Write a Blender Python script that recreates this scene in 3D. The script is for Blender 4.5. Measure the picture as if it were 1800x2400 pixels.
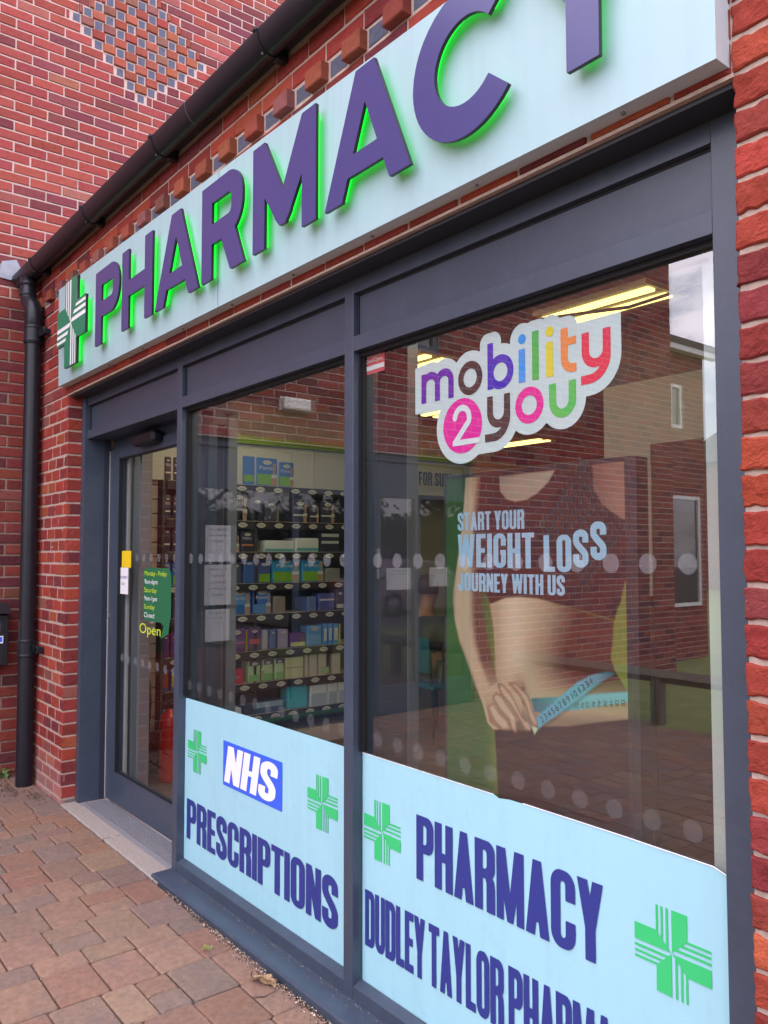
import bpy, bmesh, math, random
import numpy as np
from mathutils import Vector, Matrix
from mathutils.geometry import delaunay_2d_cdt
R = math.radians
random.seed(7); NR = np.random.default_rng(7)
S = bpy.context.scene; COL = S.collection
for o in list(bpy.data.objects): bpy.data.objects.remove(o)

# ---------------------------------------------------------------- camera, sky, sun, exposure
cam = bpy.data.cameras.new('camera'); co = bpy.data.objects.new('camera', cam); COL.objects.link(co)
cam.sensor_fit = 'VERTICAL'; cam.sensor_height = 24.0; cam.lens = 19.0; cam.clip_start = .05; cam.clip_end = 500
YAW, PIT, ROLL = R(51.501), R(2.913), R(-.034)
fw = Vector((-math.sin(YAW)*math.cos(PIT), math.cos(YAW)*math.cos(PIT), math.sin(PIT)))
rt = Vector((math.cos(YAW), math.sin(YAW), 0)); up = rt.cross(fw)
r2 = rt*math.cos(ROLL)+up*math.sin(ROLL); u2 = up*math.cos(ROLL)-rt*math.sin(ROLL)
M = Matrix((r2, u2, -fw)).transposed().to_4x4(); M.translation = (2.3321, -1.6746, 1.5184)
co.matrix_world = M; S.camera = co

CLOUD = (5.3, 2.2, 1.0)
SUN_EL, SUN_AZ = R(60), R(200)          # azimuth clockwise from +Y (north): the sun stands in front of the shop
W = bpy.data.worlds.new("World"); S.world = W; W.use_nodes = True
nt = W.node_tree; nt.nodes.clear()
def wn(t, **k):
    n = nt.nodes.new(t)
    for a, b in k.items(): setattr(n, a, b)
    return n
sky = wn('ShaderNodeTexSky', sky_type='NISHITA', sun_disc=False, sun_elevation=SUN_EL, sun_rotation=SUN_AZ)
tc = wn('ShaderNodeTexCoord'); mp = wn('ShaderNodeMapping'); mp.inputs['Scale'].default_value = (1.2, 1.2, 2.6); mp.inputs['Location'].default_value = CLOUD
cn = wn('ShaderNodeTexNoise'); cn.inputs['Scale'].default_value = 5.5; cn.inputs['Detail'].default_value = 8; cn.inputs['Roughness'].default_value = .58
cr = wn('ShaderNodeValToRGB'); cr.color_ramp.elements[0].position = .40; cr.color_ramp.elements[1].position = .56
cr.color_ramp.elements[0].color = (.28, .28, .28, 1); cr.color_ramp.elements[1].color = (1, 1, 1, 1)
cn2 = wn('ShaderNodeTexNoise'); cn2.inputs['Scale'].default_value = 7; cn2.inputs['Detail'].default_value = 5
cc = wn('ShaderNodeMixRGB'); cc.inputs[1].default_value = (29, 26.8, 32, 1); cc.inputs[2].default_value = (60, 55, 61, 1)
mx = wn('ShaderNodeMixRGB'); bg = wn('ShaderNodeBackground'); bg.inputs['Strength'].default_value = .115
wo = wn('ShaderNodeOutputWorld')
ln = nt.links.new
ln(tc.outputs['Generated'], mp.inputs['Vector']); ln(mp.outputs[0], cn.inputs['Vector']); ln(mp.outputs[0], cn2.inputs['Vector'])
ln(cn.outputs['Fac'], cr.inputs[0]); ln(cn2.outputs['Fac'], cc.inputs[0]); ln(cr.outputs[0], mx.inputs[0])
# an overcast sky is brighter overhead than at the horizon
sx = wn('ShaderNodeSeparateXYZ'); el = wn('ShaderNodeMapRange'); el.inputs[1].default_value = 0; el.inputs[2].default_value = 1; el.inputs[3].default_value = 1.12; el.inputs[4].default_value = 2.0
sc_ = wn('ShaderNodeVectorMath', operation='SCALE'); ln(tc.outputs['Generated'], sx.inputs[0]); ln(sx.outputs[2], el.inputs[0]); ln(cc.outputs[0], sc_.inputs[0]); ln(el.outputs[0], sc_.inputs['Scale'])
sk3 = wn('ShaderNodeVectorMath', operation='SCALE'); sk3.inputs['Scale'].default_value = 3.2; ln(sky.outputs[0], sk3.inputs[0]); ln(sk3.outputs[0], mx.inputs[1]); ln(sc_.outputs[0], mx.inputs[2]); ln(mx.outputs[0], bg.inputs[0]); ln(bg.outputs[0], wo.inputs[0])
sl = bpy.data.lights.new('sun', 'SUN'); sl.energy = .6; sl.angle = R(16); sl.color = (1, .94, .86)
so = bpy.data.objects.new('sun', sl); COL.objects.link(so)
sd = Vector((math.sin(SUN_AZ)*math.cos(SUN_EL), math.cos(SUN_AZ)*math.cos(SUN_EL), math.sin(SUN_EL)))
so.rotation_euler = sd.to_track_quat('Z', 'Y').to_euler(); so.location = (0, -6, 12)
S.view_settings.view_transform = 'Standard'; S.view_settings.look = 'None'
S.view_settings.exposure = -.64; S.view_settings.gamma = 1
S.render.engine = 'CYCLES'; S.cycles.max_bounces = 10; S.cycles.transparent_max_bounces = 16
S.cycles.use_denoising = True; S.cycles.caustics_reflective = False; S.cycles.caustics_refractive = False

# ---------------------------------------------------------------- materials
MATS = {}
def mat(name, col=(.5, .5, .5), rough=.6, spec=.5, metal=0, noise=None, bump=None, attr=False, emit=None, coat=0, colnoise=None, streak=None):
    """noise=(scale, amount): value mottling; colnoise=(scale, colour, amount); bump=(scale, strength, distance)"""
    if name in MATS: return MATS[name]
    m = bpy.data.materials.new(name); m.use_nodes = True; t = m.node_tree; b = t.nodes['Principled BSDF']
    b.inputs['Roughness'].default_value = rough; b.inputs['Metallic'].default_value = metal
    b.inputs['Specular IOR Level'].default_value = spec; b.inputs['Coat Weight'].default_value = coat
    tc = t.nodes.new('ShaderNodeTexCoord'); src = None
    if attr:
        a = t.nodes.new('ShaderNodeAttribute'); a.attribute_name = 'Col'; src = a.outputs['Color']
    else:
        c = t.nodes.new('ShaderNodeRGB'); c.outputs[0].default_value = (*col, 1); src = c.outputs[0]
    if noise:
        n = t.nodes.new('ShaderNodeTexNoise'); n.inputs['Scale'].default_value = noise[0]; n.inputs['Detail'].default_value = 6; n.inputs['Roughness'].default_value = .65
        t.links.new(tc.outputs['Object'], n.inputs['Vector'])
        mr = t.nodes.new('ShaderNodeMapRange'); mr.inputs[1].default_value = .25; mr.inputs[2].default_value = .75
        mr.inputs[3].default_value = 1-noise[1]; mr.inputs[4].default_value = 1+noise[1]*.7; t.links.new(n.outputs['Fac'], mr.inputs[0])
        x = t.nodes.new('ShaderNodeVectorMath'); x.operation = 'SCALE'; t.links.new(src, x.inputs[0]); t.links.new(mr.outputs[0], x.inputs['Scale']); src = x.outputs[0]
    if colnoise:
        n = t.nodes.new('ShaderNodeTexNoise'); n.inputs['Scale'].default_value = colnoise[0]; n.inputs['Detail'].default_value = 7; n.inputs['Roughness'].default_value = .7
        t.links.new(tc.outputs['Object'], n.inputs['Vector'])
        mr = t.nodes.new('ShaderNodeMapRange'); mr.inputs[1].default_value = .52; mr.inputs[2].default_value = .72; mr.inputs[4].default_value = colnoise[2]
        t.links.new(n.outputs['Fac'], mr.inputs[0]); x = t.nodes.new('ShaderNodeMixRGB'); x.inputs[2].default_value = (*colnoise[1], 1)
        t.links.new(mr.outputs[0], x.inputs[0]); t.links.new(src, x.inputs[1]); src = x.outputs[0]
    if streak:
        mp_ = t.nodes.new('ShaderNodeMapping'); mp_.inputs['Scale'].default_value = (26, 1, .9); t.links.new(tc.outputs['Object'], mp_.inputs[0])
        n = t.nodes.new('ShaderNodeTexNoise'); n.inputs['Scale'].default_value = 1.0; n.inputs['Detail'].default_value = 6; t.links.new(mp_.outputs[0], n.inputs['Vector'])
        mr = t.nodes.new('ShaderNodeMapRange'); mr.inputs[1].default_value = .48; mr.inputs[2].default_value = .75; mr.inputs[3].default_value = 1; mr.inputs[4].default_value = 1-streak[0]
        t.links.new(n.outputs['Fac'], mr.inputs[0]); x = t.nodes.new('ShaderNodeVectorMath'); x.operation = 'SCALE'; t.links.new(src, x.inputs[0]); t.links.new(mr.outputs[0], x.inputs['Scale']); src = x.outputs[0]
        rr_ = t.nodes.new('ShaderNodeMapRange'); rr_.inputs[3].default_value = rough-streak[1]; rr_.inputs[4].default_value = rough+2*streak[1]; t.links.new(n.outputs['Fac'], rr_.inputs[0]); t.links.new(rr_.outputs[0], b.inputs['Roughness'])
    t.links.new(src, b.inputs['Base Color'])
    if bump:
        n = t.nodes.new('ShaderNodeTexNoise'); n.inputs['Scale'].default_value = bump[0]; n.inputs['Detail'].default_value = 8; n.inputs['Roughness'].default_value = .7
        t.links.new(tc.outputs['Object'], n.inputs['Vector']); bp = t.nodes.new('ShaderNodeBump')
        bp.inputs['Strength'].default_value = bump[1]; bp.inputs['Distance'].default_value = bump[2]
        t.links.new(n.outputs['Fac'], bp.inputs['Height']); t.links.new(bp.outputs[0], b.inputs['Normal'])
    if emit:
        b.inputs['Emission Color'].default_value = (*emit[0], 1); b.inputs['Emission Strength'].default_value = emit[1]
    MATS[name] = m; return m

def glass_mat(name, tint, refl, rough=0.0):
    if name in MATS: return MATS[name]
    m = bpy.data.materials.new(name); m.use_nodes = True; t = m.node_tree; t.nodes.clear()
    o = t.nodes.new('ShaderNodeOutputMaterial'); tr = t.nodes.new('ShaderNodeBsdfTransparent'); tr.inputs[0].default_value = (*tint, 1)
    g = t.nodes.new('ShaderNodeBsdfGlossy'); g.inputs['Roughness'].default_value = rough; g.inputs[0].default_value = (1, 1, 1, 1)
    lw = t.nodes.new('ShaderNodeLayerWeight'); lw.inputs[0].default_value = .5
    pw = t.nodes.new('ShaderNodeMath'); pw.operation = 'POWER'; pw.inputs[1].default_value = 5
    ma = t.nodes.new('ShaderNodeMath'); ma.operation = 'MULTIPLY_ADD'; ma.inputs[1].default_value = 1-refl; ma.inputs[2].default_value = refl
    mx = t.nodes.new('ShaderNodeMixShader'); L = t.links.new
    L(lw.outputs['Facing'], pw.inputs[0]); L(pw.outputs[0], ma.inputs[0]); L(ma.outputs[0], mx.inputs[0])
    L(tr.outputs[0], mx.inputs[1]); L(g.outputs[0], mx.inputs[2]); L(mx.outputs[0], o.inputs[0])
    MATS[name] = m; return m

def film_mat(name, col, alpha):
    if name in MATS: return MATS[name]
    m = bpy.data.materials.new(name); m.use_nodes = True; t = m.node_tree; b = t.nodes['Principled BSDF']
    b.inputs['Base Color'].default_value = (*col, 1); b.inputs['Roughness'].default_value = .5; b.inputs['Alpha'].default_value = alpha
    MATS[name] = m; return m

BRICK = mat('brick', rough=.95, spec=.08, attr=True, noise=(38, .30), bump=(170, .9, .006), colnoise=(38, (.11, .032, .032), .5))
MORTAR = mat('mortar', (.46, .35, .295), .95, .1, noise=(60, .22), bump=(220, .6, .003), colnoise=(4, (.30, .22, .19), .5))
NAVY = mat('navy powder coat', (.045, .061, .091), .36, .5, noise=(9, .16), bump=(900, .05, .0004), colnoise=(34, (.085, .09, .105), .35))
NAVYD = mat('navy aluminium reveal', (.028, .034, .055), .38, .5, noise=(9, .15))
BLACKP = mat('black plastic', (.011, .012, .018), .36, .35, noise=(14, .3), colnoise=(30, (.05, .045, .045), .12))
RUBBER = mat('rubber gasket', (.012, .012, .014), .6, .3)
CYAN = mat('pale cyan sign panel', (.325, .485, .520), .38, .5, noise=(3, .04), colnoise=(22, (.28, .43, .46), .25), streak=(.06, .05))
GREYEDGE = mat('sign tray return', (.52, .62, .64), .4, .5, noise=(12, .08))
PURPLE = mat('indigo sign letter', (.052, .050, .175), .26, .5, noise=(30, .05))
LETSIDE = mat('black letter return', (.012, .012, .016), .35, .5)
GREENS = mat('deep green emblem', (.008, .19, .105), .35, .5)
WHITE = mat('white vinyl', (.80, .80, .82), .45, .4)
VINYL = mat('pale blue vinyl', (.325, .60, .685), .42, .4, noise=(2.2, .03), colnoise=(14, (.27, .46, .52), .3), streak=(.035, .04))
NAVYT = mat('royal blue vinyl', (.026, .038, .215), .42, .4)
GREENV = mat('leaf green vinyl', (.04, .50, .16), .42, .4)
NHSB = mat('bright blue vinyl', (.04, .12, .72), .42, .4)
CONC = mat('pale concrete', (.33, .285, .26), .95, .2, noise=(90, .35), bump=(160, .5, .003), colnoise=(7, (.33, .29, .27), .6))
ALU = mat('ribbed aluminium', (.42, .41, .45), .42, .5, metal=.55, noise=(40, .1))
LEAD = mat('lead flashing', (.22, .24, .28), .55, .5, noise=(20, .25))
def led(name, c, s): return mat(name, (.1, .1, .1), emit=(c, s))
LED = led('green light strip', (.0, 1, .028), 2.3)

# ---------------------------------------------------------------- mesh helpers
class MB:
    """collects boxes, grids, tubes and outlines; build() links them as ONE mesh object"""
    def __init__(s): s.v = []; s.f = []; s.c = []
    def add(s, v, f, c=None):
        n = len(s.v); s.v += [tuple(map(float, p)) for p in v]; s.f += [tuple(i+n for i in q) for q in f]
        if c is not None: s.c += [c]*len(f)
        return s
    def box(s, x0, y0, z0, x1, y1, z1, c=None, bev=0.0):
        if x0 > x1: x0, x1 = x1, x0
        if y0 > y1: y0, y1 = y1, y0
        if z0 > z1: z0, z1 = z1, z0
        if bev <= 0:
            v = [(x, y, z) for x in (x0, x1) for y in (y0, y1) for z in (z0, z1)]
            return s.add(v, [(0, 1, 3, 2), (4, 6, 7, 5), (0, 4, 5, 1), (2, 3, 7, 6), (0, 2, 6, 4), (1, 5, 7, 3)], c)
        b = bmesh.new(); bmesh.ops.create_cube(b, size=1)
        for q in b.verts: q.co = ((x0+x1)/2+q.co.x*(x1-x0), (y0+y1)/2+q.co.y*(y1-y0), (z0+z1)/2+q.co.z*(z1-z0))
        bmesh.ops.bevel(b, geom=b.edges[:], offset=bev, segments=2, profile=.5, affect='EDGES')
        b.verts.index_update(); s.add([q.co[:] for q in b.verts], [[q.index for q in f.verts] for f in b.faces], c); b.free(); return s
    def tube(s, pts, r, n=14, c=None, cap=True):
        pts = [Vector(p) for p in pts]; rr = r if isinstance(r, (list, tuple)) else [r]*len(pts); v = []; ref = None
        for i, p in enumerate(pts):
            d = (pts[min(i+1, len(pts)-1)]-pts[max(i-1, 0)]).normalized()
            if ref is None: ref = Vector((0, 0, 1)) if abs(d.z) < .9 else Vector((1, 0, 0))
            a = d.cross(ref).normalized(); b = d.cross(a).normalized(); ref = a.cross(d).normalized()
            for k in range(n):
                t = 2*math.pi*k/n; v.append(p+rr[i]*(a*math.cos(t)+b*math.sin(t)))
        f = [(i*n+k, i*n+(k+1) % n, (i+1)*n+(k+1) % n, (i+1)*n+k) for i in range(len(pts)-1) for k in range(n)]
        if cap: f += [tuple(range(n))[::-1], tuple((len(pts)-1)*n+k for k in range(n))]
        return s.add(v, f, c)
    def lathe(s, prof, o=(0, 0, 0), n=20, c=None):
        v = [(o[0]+r*math.cos(2*math.pi*k/n), o[1]+r*math.sin(2*math.pi*k/n), o[2]+z) for r, z in prof for k in range(n)]
        f = [(i*n+k, i*n+(k+1) % n, (i+1)*n+(k+1) % n, (i+1)*n+k) for i in range(len(prof)-1) for k in range(n)]
        f += [tuple(range(n))[::-1], tuple((len(prof)-1)*n+k for k in range(n))]
        return s.add(v, f, c)
    def build(s, name, m, parent=None, smooth=False):
        me = bpy.data.meshes.new(name); me.from_pydata(s.v, [], s.f); me.update()
        if s.c:
            ca = me.color_attributes.new('Col', 'FLOAT_COLOR', 'CORNER'); arr = []
            for f, c in zip(s.f, s.c): arr += [*c, 1.0]*len(f)
            ca.data.foreach_set('color', arr)
        if smooth: me.polygons.foreach_set('use_smooth', [True]*len(me.polygons))
        if m: me.materials.append(m)
        o = bpy.data.objects.new(name, me); COL.objects.link(o)
        if parent: o.parent = parent; o.matrix_parent_inverse = parent.matrix_basis.inverted()
        return o
def tag(o, label, cat, group=None):
    o['label'] = label; o['category'] = cat
    if group: o['group'] = group
    return o
def thing(name, label, cat, loc=(0, 0, 0), group=None):
    o = bpy.data.objects.new(name, None); COL.objects.link(o); o.location = loc; o.empty_display_size = .1
    return tag(o, label, cat, group)
def struct(o): o['kind'] = 'structure'; return o
def stuff(o, label=None, cat=None):
    o['kind'] = 'stuff'
    if label: o['label'] = label
    if cat: o['category'] = cat
    return o

# ---------------------------------------------------------------- outlines: distance functions -> contours -> flat or raised shapes
def Fbox(x0, y0, x1, y1):
    return lambda X, Y: Frr(x0, y0, x1, y1, 0)(X, Y)
def Frr(x0, y0, x1, y1, r):
    def f(X, Y):
        a = np.abs(X-(x0+x1)/2)-(x1-x0)/2+r; b = np.abs(Y-(y0+y1)/2)-(y1-y0)/2+r
        return np.hypot(np.maximum(a, 0), np.maximum(b, 0))+np.minimum(np.maximum(a, b), 0)-r
    return f
def Fcirc(x, y, r, ry=None):
    k = 1 if ry is None else r/ry
    return lambda X, Y: np.hypot(X-x, (Y-y)*k)-r
def Fpoly(P):
    P = [tuple(p) for p in P]
    def f(X, Y):
        d = np.full(X.shape, 1e9); s = np.zeros(X.shape, bool); n = len(P)
        for i in range(n):
            (ax, ay), (bx, by) = P[i], P[(i+1) % n]; ex, ey = bx-ax, by-ay; wx, wy = X-ax, Y-ay
            t = np.clip((wx*ex+wy*ey)/(ex*ex+ey*ey+1e-18), 0, 1); d = np.minimum(d, (wx-ex*t)**2+(wy-ey*t)**2)
            c = ((ay <= Y) & (by > Y)) | ((by <= Y) & (ay > Y)); xc = ax+(Y-ay)*(bx-ax)/((by-ay) if by != ay else 1e-12); s ^= c & (X < xc)
        return np.sqrt(d)*np.where(s, -1, 1)
    return f
def Fline(P, w):
    def f(X, Y):
        d = np.full(X.shape, 1e9)
        for (ax, ay), (bx, by) in zip(P[:-1], P[1:]):
            ex, ey = bx-ax, by-ay; wx, wy = X-ax, Y-ay; t = np.clip((wx*ex+wy*ey)/(ex*ex+ey*ey+1e-18), 0, 1)
            d = np.minimum(d, (wx-ex*t)**2+(wy-ey*t)**2)
        return np.sqrt(d)-w/2
    return f
def U_(*fs): return lambda X, Y: np.minimum.reduce([f(X, Y) for f in fs])
def I_(*fs): return lambda X, Y: np.maximum.reduce([f(X, Y) for f in fs])
def D_(a, *fs): return lambda X, Y: np.maximum.reduce([a(X, Y)]+[-f(X, Y) for f in fs])
def Off(f, d): return lambda X, Y: f(X, Y)-d
def arc(cx, cy, rx, ry, a0, a1, n=16): return [(cx+rx*math.cos(R(a0+(a1-a0)*i/n)), cy+ry*math.sin(R(a0+(a1-a0)*i/n))) for i in range(n+1)]

def rdp(P, tol):
    n = len(P)
    if n < 4: return P
    keep = [False]*n; i0 = 0; i1 = int(np.argmax([(P[0][0]-q[0])**2+(P[0][1]-q[1])**2 for q in P]))
    A = np.array(P+[P[0]]); kp = set([0, i1]); st = [(0, i1), (i1, n)]
    while st:
        a, b = st.pop()
        if b-a < 2: continue
        p, q = A[a], A[b]; e = q-p; L = math.hypot(*e)+1e-12; w = A[a+1:b]-p
        t = np.clip((w@e)/(L*L), 0, 1); d = np.hypot(*(w-t[:, None]*e).T); k = int(np.argmax(d))
        if d[k] > tol: k += a+1; kp.add(k); st += [(a, k), (k, b)]
    return [P[k] for k in sorted(kp) if k < n]
def contour(f, x0, y0, x1, y1, h, tol=None):
    nx = int((x1-x0)/h)+2; ny = int((y1-y0)/h)+2
    xs = x0+h*np.arange(nx)+h*.137; ys = y0+h*np.arange(ny)+h*.171; X, Y = np.meshgrid(xs, ys, indexing='ij'); V = f(X, Y); V[V == 0] = 1e-9
    B = V < 0; act = np.argwhere((B[:-1, :-1] != B[1:, :-1]) | (B[:-1, :-1] != B[:-1, 1:]) | (B[:-1, :-1] != B[1:, 1:]))
    nxt = {}
    def ev(i, j, k, l):
        a, b = V[i, j], V[k, l]; t = a/(a-b); return ((i, j, k, l) if (i, j) < (k, l) else (k, l, i, j)), (xs[i]+(xs[k]-xs[i])*t, ys[j]+(ys[l]-ys[j])*t)
    pos = {}
    for i, j in act:
        c = [(i, j), (i+1, j), (i+1, j+1), (i, j+1)]; b = [B[q] for q in c]; ins = []; outs = []
        for e in range(4):
            p, q = c[e], c[(e+1) % 4]
            if b[e] != b[(e+1) % 4]:
                k, w = ev(*p, *q); pos[k] = w; (outs if b[e] else ins).append(k)
        if len(ins) == 1: nxt[ins[0]] = outs[0]
        elif len(ins) == 2:
            ss = {}
            for e in range(4):
                pass
            nxt[ins[0]] = outs[0]; nxt[ins[1]] = outs[1]
    loops = []; seen = set()
    for k in list(nxt):
        if k in seen: continue
        L = []; q = k
        while q in nxt and q not in seen: seen.add(q); L.append(pos[q]); q = nxt[q]
        if len(L) > 3:
            L = rdp(L, tol or h*.22)
            if len(L) > 2: loops.append(L)
    return loops
def fill(loops):
    v = []; e = []
    for L in loops:
        n = len(v); v += [Vector(p) for p in L]; e += [(n+i, n+(i+1) % len(L)) for i in range(len(L))]
    fv = []; n = 0
    for L in loops: fv.append(list(range(n, n+len(L)))); n += len(L)
    ov, oe, of, *_ = delaunay_2d_cdt(v, e, fv, 1, 1e-7)
    ov = [tuple(p) for p in ov]; out = []
    if of:
        A = np.array(ov); T = np.array([tuple(q) for q in of]); C = A[T].mean(1); ins = np.zeros(len(T), bool)
        for L in loops:
            for (ax, ay), (bx, by) in zip(L, L[1:]+L[:1]):
                if ay == by: continue
                c = ((ay <= C[:, 1]) & (by > C[:, 1])) | ((by <= C[:, 1]) & (ay > C[:, 1])); ins ^= c & (C[:, 0] < ax+(C[:, 1]-ay)*(bx-ax)/(by-ay))
        for t, k in zip(T.tolist(), ins):
            if k:
                (x0, y0), (x1, y1), (x2, y2) = (ov[i] for i in t); out.append(tuple(t) if (x1-x0)*(y2-y0)-(x2-x0)*(y1-y0) > 0 else tuple(t[::-1]))
    return ov, out
def raised(mb, loops, P, d0, d1, c=None, faces=None, back=False):
    """P(x,y,d) -> world; a plate between depths d0 (front) and d1 (back) or a flat sheet if d1 is None"""
    v, f = faces or fill(loops)
    mb.add([P(x, y, d0) for x, y in v], f, c)
    if d1 is not None:
        if back: mb.add([P(x, y, d1) for x, y in v], [q[::-1] for q in f], c)
        for L in loops:
            n = len(L); mb.add([P(x, y, d0) for x, y in L]+[P(x, y, d1) for x, y in L], [(i, (i+1) % n, n+(i+1) % n, n+i) for i in range(n)], c)

# heavy condensed capitals, cap height 1
def condensed(ch, s=.186, t=.138):
    W = .47; r = .20; ri = .045; g = None
    B = Fbox
    def ring(y0, y1, rad=r): return D_(Frr(0, y0, W, y1, rad), Frr(s, y0+t, W-s, y1-t, ri))
    def dee(x1, y0, y1, sq=True):
        o = U_(Frr(0, y0, x1, y1, .17), B(0, y0, x1*.5, y1)); i = U_(Frr(s, y0+t, x1-s, y1-t, .055), B(s, y0+t, s+(x1-2*s)*.5, y1-t)); return D_(o, i)
    if ch == 'O': g = ring(0, 1)
    elif ch == 'C': g = D_(ring(0, 1), B(W-s-.02, .37, W+1, .62))
    elif ch == 'G': g = U_(D_(ring(0, 1), B(W-s-.02, .5, W+1, .64)), B(W*.54, .40, W, .52), B(W-s, .1, W, .5))
    elif ch == 'D': g = dee(W, 0, 1)
    elif ch == 'U': g = I_(D_(Frr(0, 0, W, 1.6, r), Frr(s, t, W-s, 1.7, ri)), B(-1, -1, 2, 1))
    elif ch == 'J': W = .40; g = I_(D_(Frr(0, 0, W, 1.6, .18), Frr(s, t, W-s, 1.7, ri), B(-1, .34, s+.02, 3)), B(-1, -1, 2, 1))
    elif ch == 'S':
        xl, xr, h = s/2, W-s/2, s/2
        P = [(xr, .60)]+[(xr, .78)]+arc(W/2, 1-.2, (W-s)/2, .2-h, 0, 180)[1:]+[(xl, .70)]
        for i in range(1, 12):
            q = i/12; P.append((xl+(xr-xl)*(3*q*q-2*q**3), .70-.40*q))
        P += [(xr, .30)]+arc(W/2, .2, (W-s)/2, .2-h, 0, -180)+[(xl, .40)]
        g = D_(Fline(P, s), B(W-s-.03, .47, W+.2, .655), B(-.2, .345, s+.03, .53))
        g = U_(g, I_(Fline(P[14:34], s), B(-1, .36, 2, .64)))
    elif ch in 'PR':
        g = U_(B(0, 0, s, 1), dee(W, .43 if ch == 'P' else .46, 1))
        if ch == 'R': g = U_(g, Fpoly([(W-s-.01, 0), (W, 0), (W, .36), (W-.02, .46), (W-.08, .52), (s, .56), (s, .46), (W-s-.03, .46), (W-s-.01, .40)]))
    elif ch == 'E': W = .38; g = U_(B(0, 0, s, 1), B(0, 0, W, t), B(0, 1-t, W, 1), B(0, .44, W-.03, .57))
    elif ch == 'F': W = .37; g = U_(B(0, 0, s, 1), B(0, 1-t, W, 1), B(0, .42, W-.03, .56))
    elif ch == 'L': W = .37; g = U_(B(0, 0, s, 1), B(0, 0, W, t))
    elif ch == 'T': W = .43; g = U_(B(W/2-s/2, 0, W/2+s/2, 1), B(0, 1-t, W, 1))
    elif ch == 'I': W = s; g = B(0, 0, s, 1)
    elif ch == 'H': g = U_(B(0, 0, s, 1), B(W-s, 0, W, 1), B(0, .42, W, .56))
    elif ch == 'K': g = U_(B(0, 0, s, 1), Fpoly([(s*.8, .38), (W-s, 1), (W+.02, 1), (s*1.6, .42)]), Fpoly([(s*1.1, .55), (W+.03, 0), (W-s+.0, 0), (s*.9, .40)]))
    elif ch == 'N': g = U_(B(0, 0, s*.93, 1), B(W-s*.93, 0, W, 1), Fpoly([(0, 1), (s*.95, 1), (W, 0), (W-s*.95, 0)]))
    elif ch == 'A':
        W = .48; a = Fpoly([(0, 0), (.32*W, 1), (.68*W, 1), (W, 0)]); k = .32*W
        i = Fpoly([(s, 0), (s+k*.99, .99), (W/2, .78), (W-s-k*.99, .99), (W-s, 0)])
        tri = I_(Fpoly([(s, 0), (s+k*1.3, 1.3), (W-s-k*1.3, 1.3), (W-s, 0)]) if False else Fpoly([(s, 0), (W/2, (W/2-s)/k), (W-s, 0)]), U_(B(-1, .31, 2, 2), B(-1, -1, 2, .185)))
        g = D_(a, tri)
    elif ch == 'M': W = .60; e = s*.86; g = U_(B(0, 0, e, 1), B(W-e, 0, W, 1), Fpoly([(0, 1), (e*1.25, 1), (W/2+.065, 0), (W/2-.065, 0)]), Fpoly([(W, 1), (W-e*1.25, 1), (W/2-.065, 0), (W/2+.065, 0)]))
    elif ch == 'W':
        W = .70; e = s*.88; c = W/2
        g = U_(*[Fpoly([(a, 1), (a+e, 1), (b+e*.5, 0), (b-e*.5, 0)]) for a, b in ((0, W*.27), (c-e/2, W*.27+.01), (c-e/2, W*.73-.01), (W-e, W*.73))])
    elif ch == 'Y': W = .47; c = W/2; g = U_(B(c-s/2, 0, c+s/2, .42), Fpoly([(0, 1), (s*1.02, 1), (c+s/2, .40), (c-s/2, .40)]), Fpoly([(W, 1), (W-s*1.02, 1), (c-s/2, .40), (c+s/2, .40)]))
    return g, W
GC = {}
def glyph(ch):
    if ch not in GC:
        g, w = condensed(ch); L = contour(g, -.03, -.03, w+.03, 1.03, 1/110); GC[ch] = (L, fill(L), w)
    return GC[ch]
def word(mb, text, x0, x1, y0, y1, P, d=0.0, gap=.055, dy=None, sp=.20):
    adv = []; x = 0
    for ch in text:
        if ch == ' ': adv.append(None); x += sp; continue
        adv.append(x); x += glyph(ch)[2]+gap
    tot = x-gap; sx = (x1-x0)/tot; sy = y1-y0; k = 0
    for ch, a in zip(text, adv):
        if a is None: continue
        L, F, w = glyph(ch); o = dy[k] if dy else 0; k += 1
        q = mb if mb else MB(); raised(q, None, lambda x, y, dd, a=a, o=o: P(x0+(a+x)*sx, y0+y*sy+o, dd), d, None, faces=F)
        if not mb: q.build('letter', *LETTER_SINK)
def letters(m, parent, *a, **k):
    global LETTER_SINK
    LETTER_SINK = (m, parent); word(None, *a, **k); LETTER_SINK = None
def small_text(body):
    c = bpy.data.curves.new('t', 'FONT'); c.body = body; c.align_x = 'LEFT'; c.size = 1; c.resolution_u = 3; c.fill_mode = 'FRONT'
    o = bpy.data.objects.new('t', c); COL.objects.link(o); dg = bpy.context.evaluated_depsgraph_get()
    me = bpy.data.meshes.new_from_object(o.evaluated_get(dg)); v = [(p.co.x, p.co.y) for p in me.vertices]; f = [tuple(q.vertices) for q in me.polygons]
    bpy.data.objects.remove(o); bpy.data.curves.remove(c); bpy.data.meshes.remove(me); return v, f
ST = {}
def stext(mb, body, x0, y0, h, P, d=0.0, width=None, c=None):
    """built-in lettering: cap height h at (x0,y0); width squeezes it to fit"""
    if body not in ST: ST[body] = small_text(body)
    v, f = ST[body]
    if not v: return
    xs = [p[0] for p in v]; k = h/.70; sx = k if width is None else width/(max(xs)-min(xs)); a = min(xs)
    mb.add([P(x0+(x-a)*sx, y0+y*k, d) for x, y in v], f, c)
def FR(y): return lambda a, b, d: (a, y-d, b)            # a plane facing the street (-Y), d towards the viewer
def LW(x): return lambda a, b, d: (x+d, a, b)            # a plane facing +X

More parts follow.
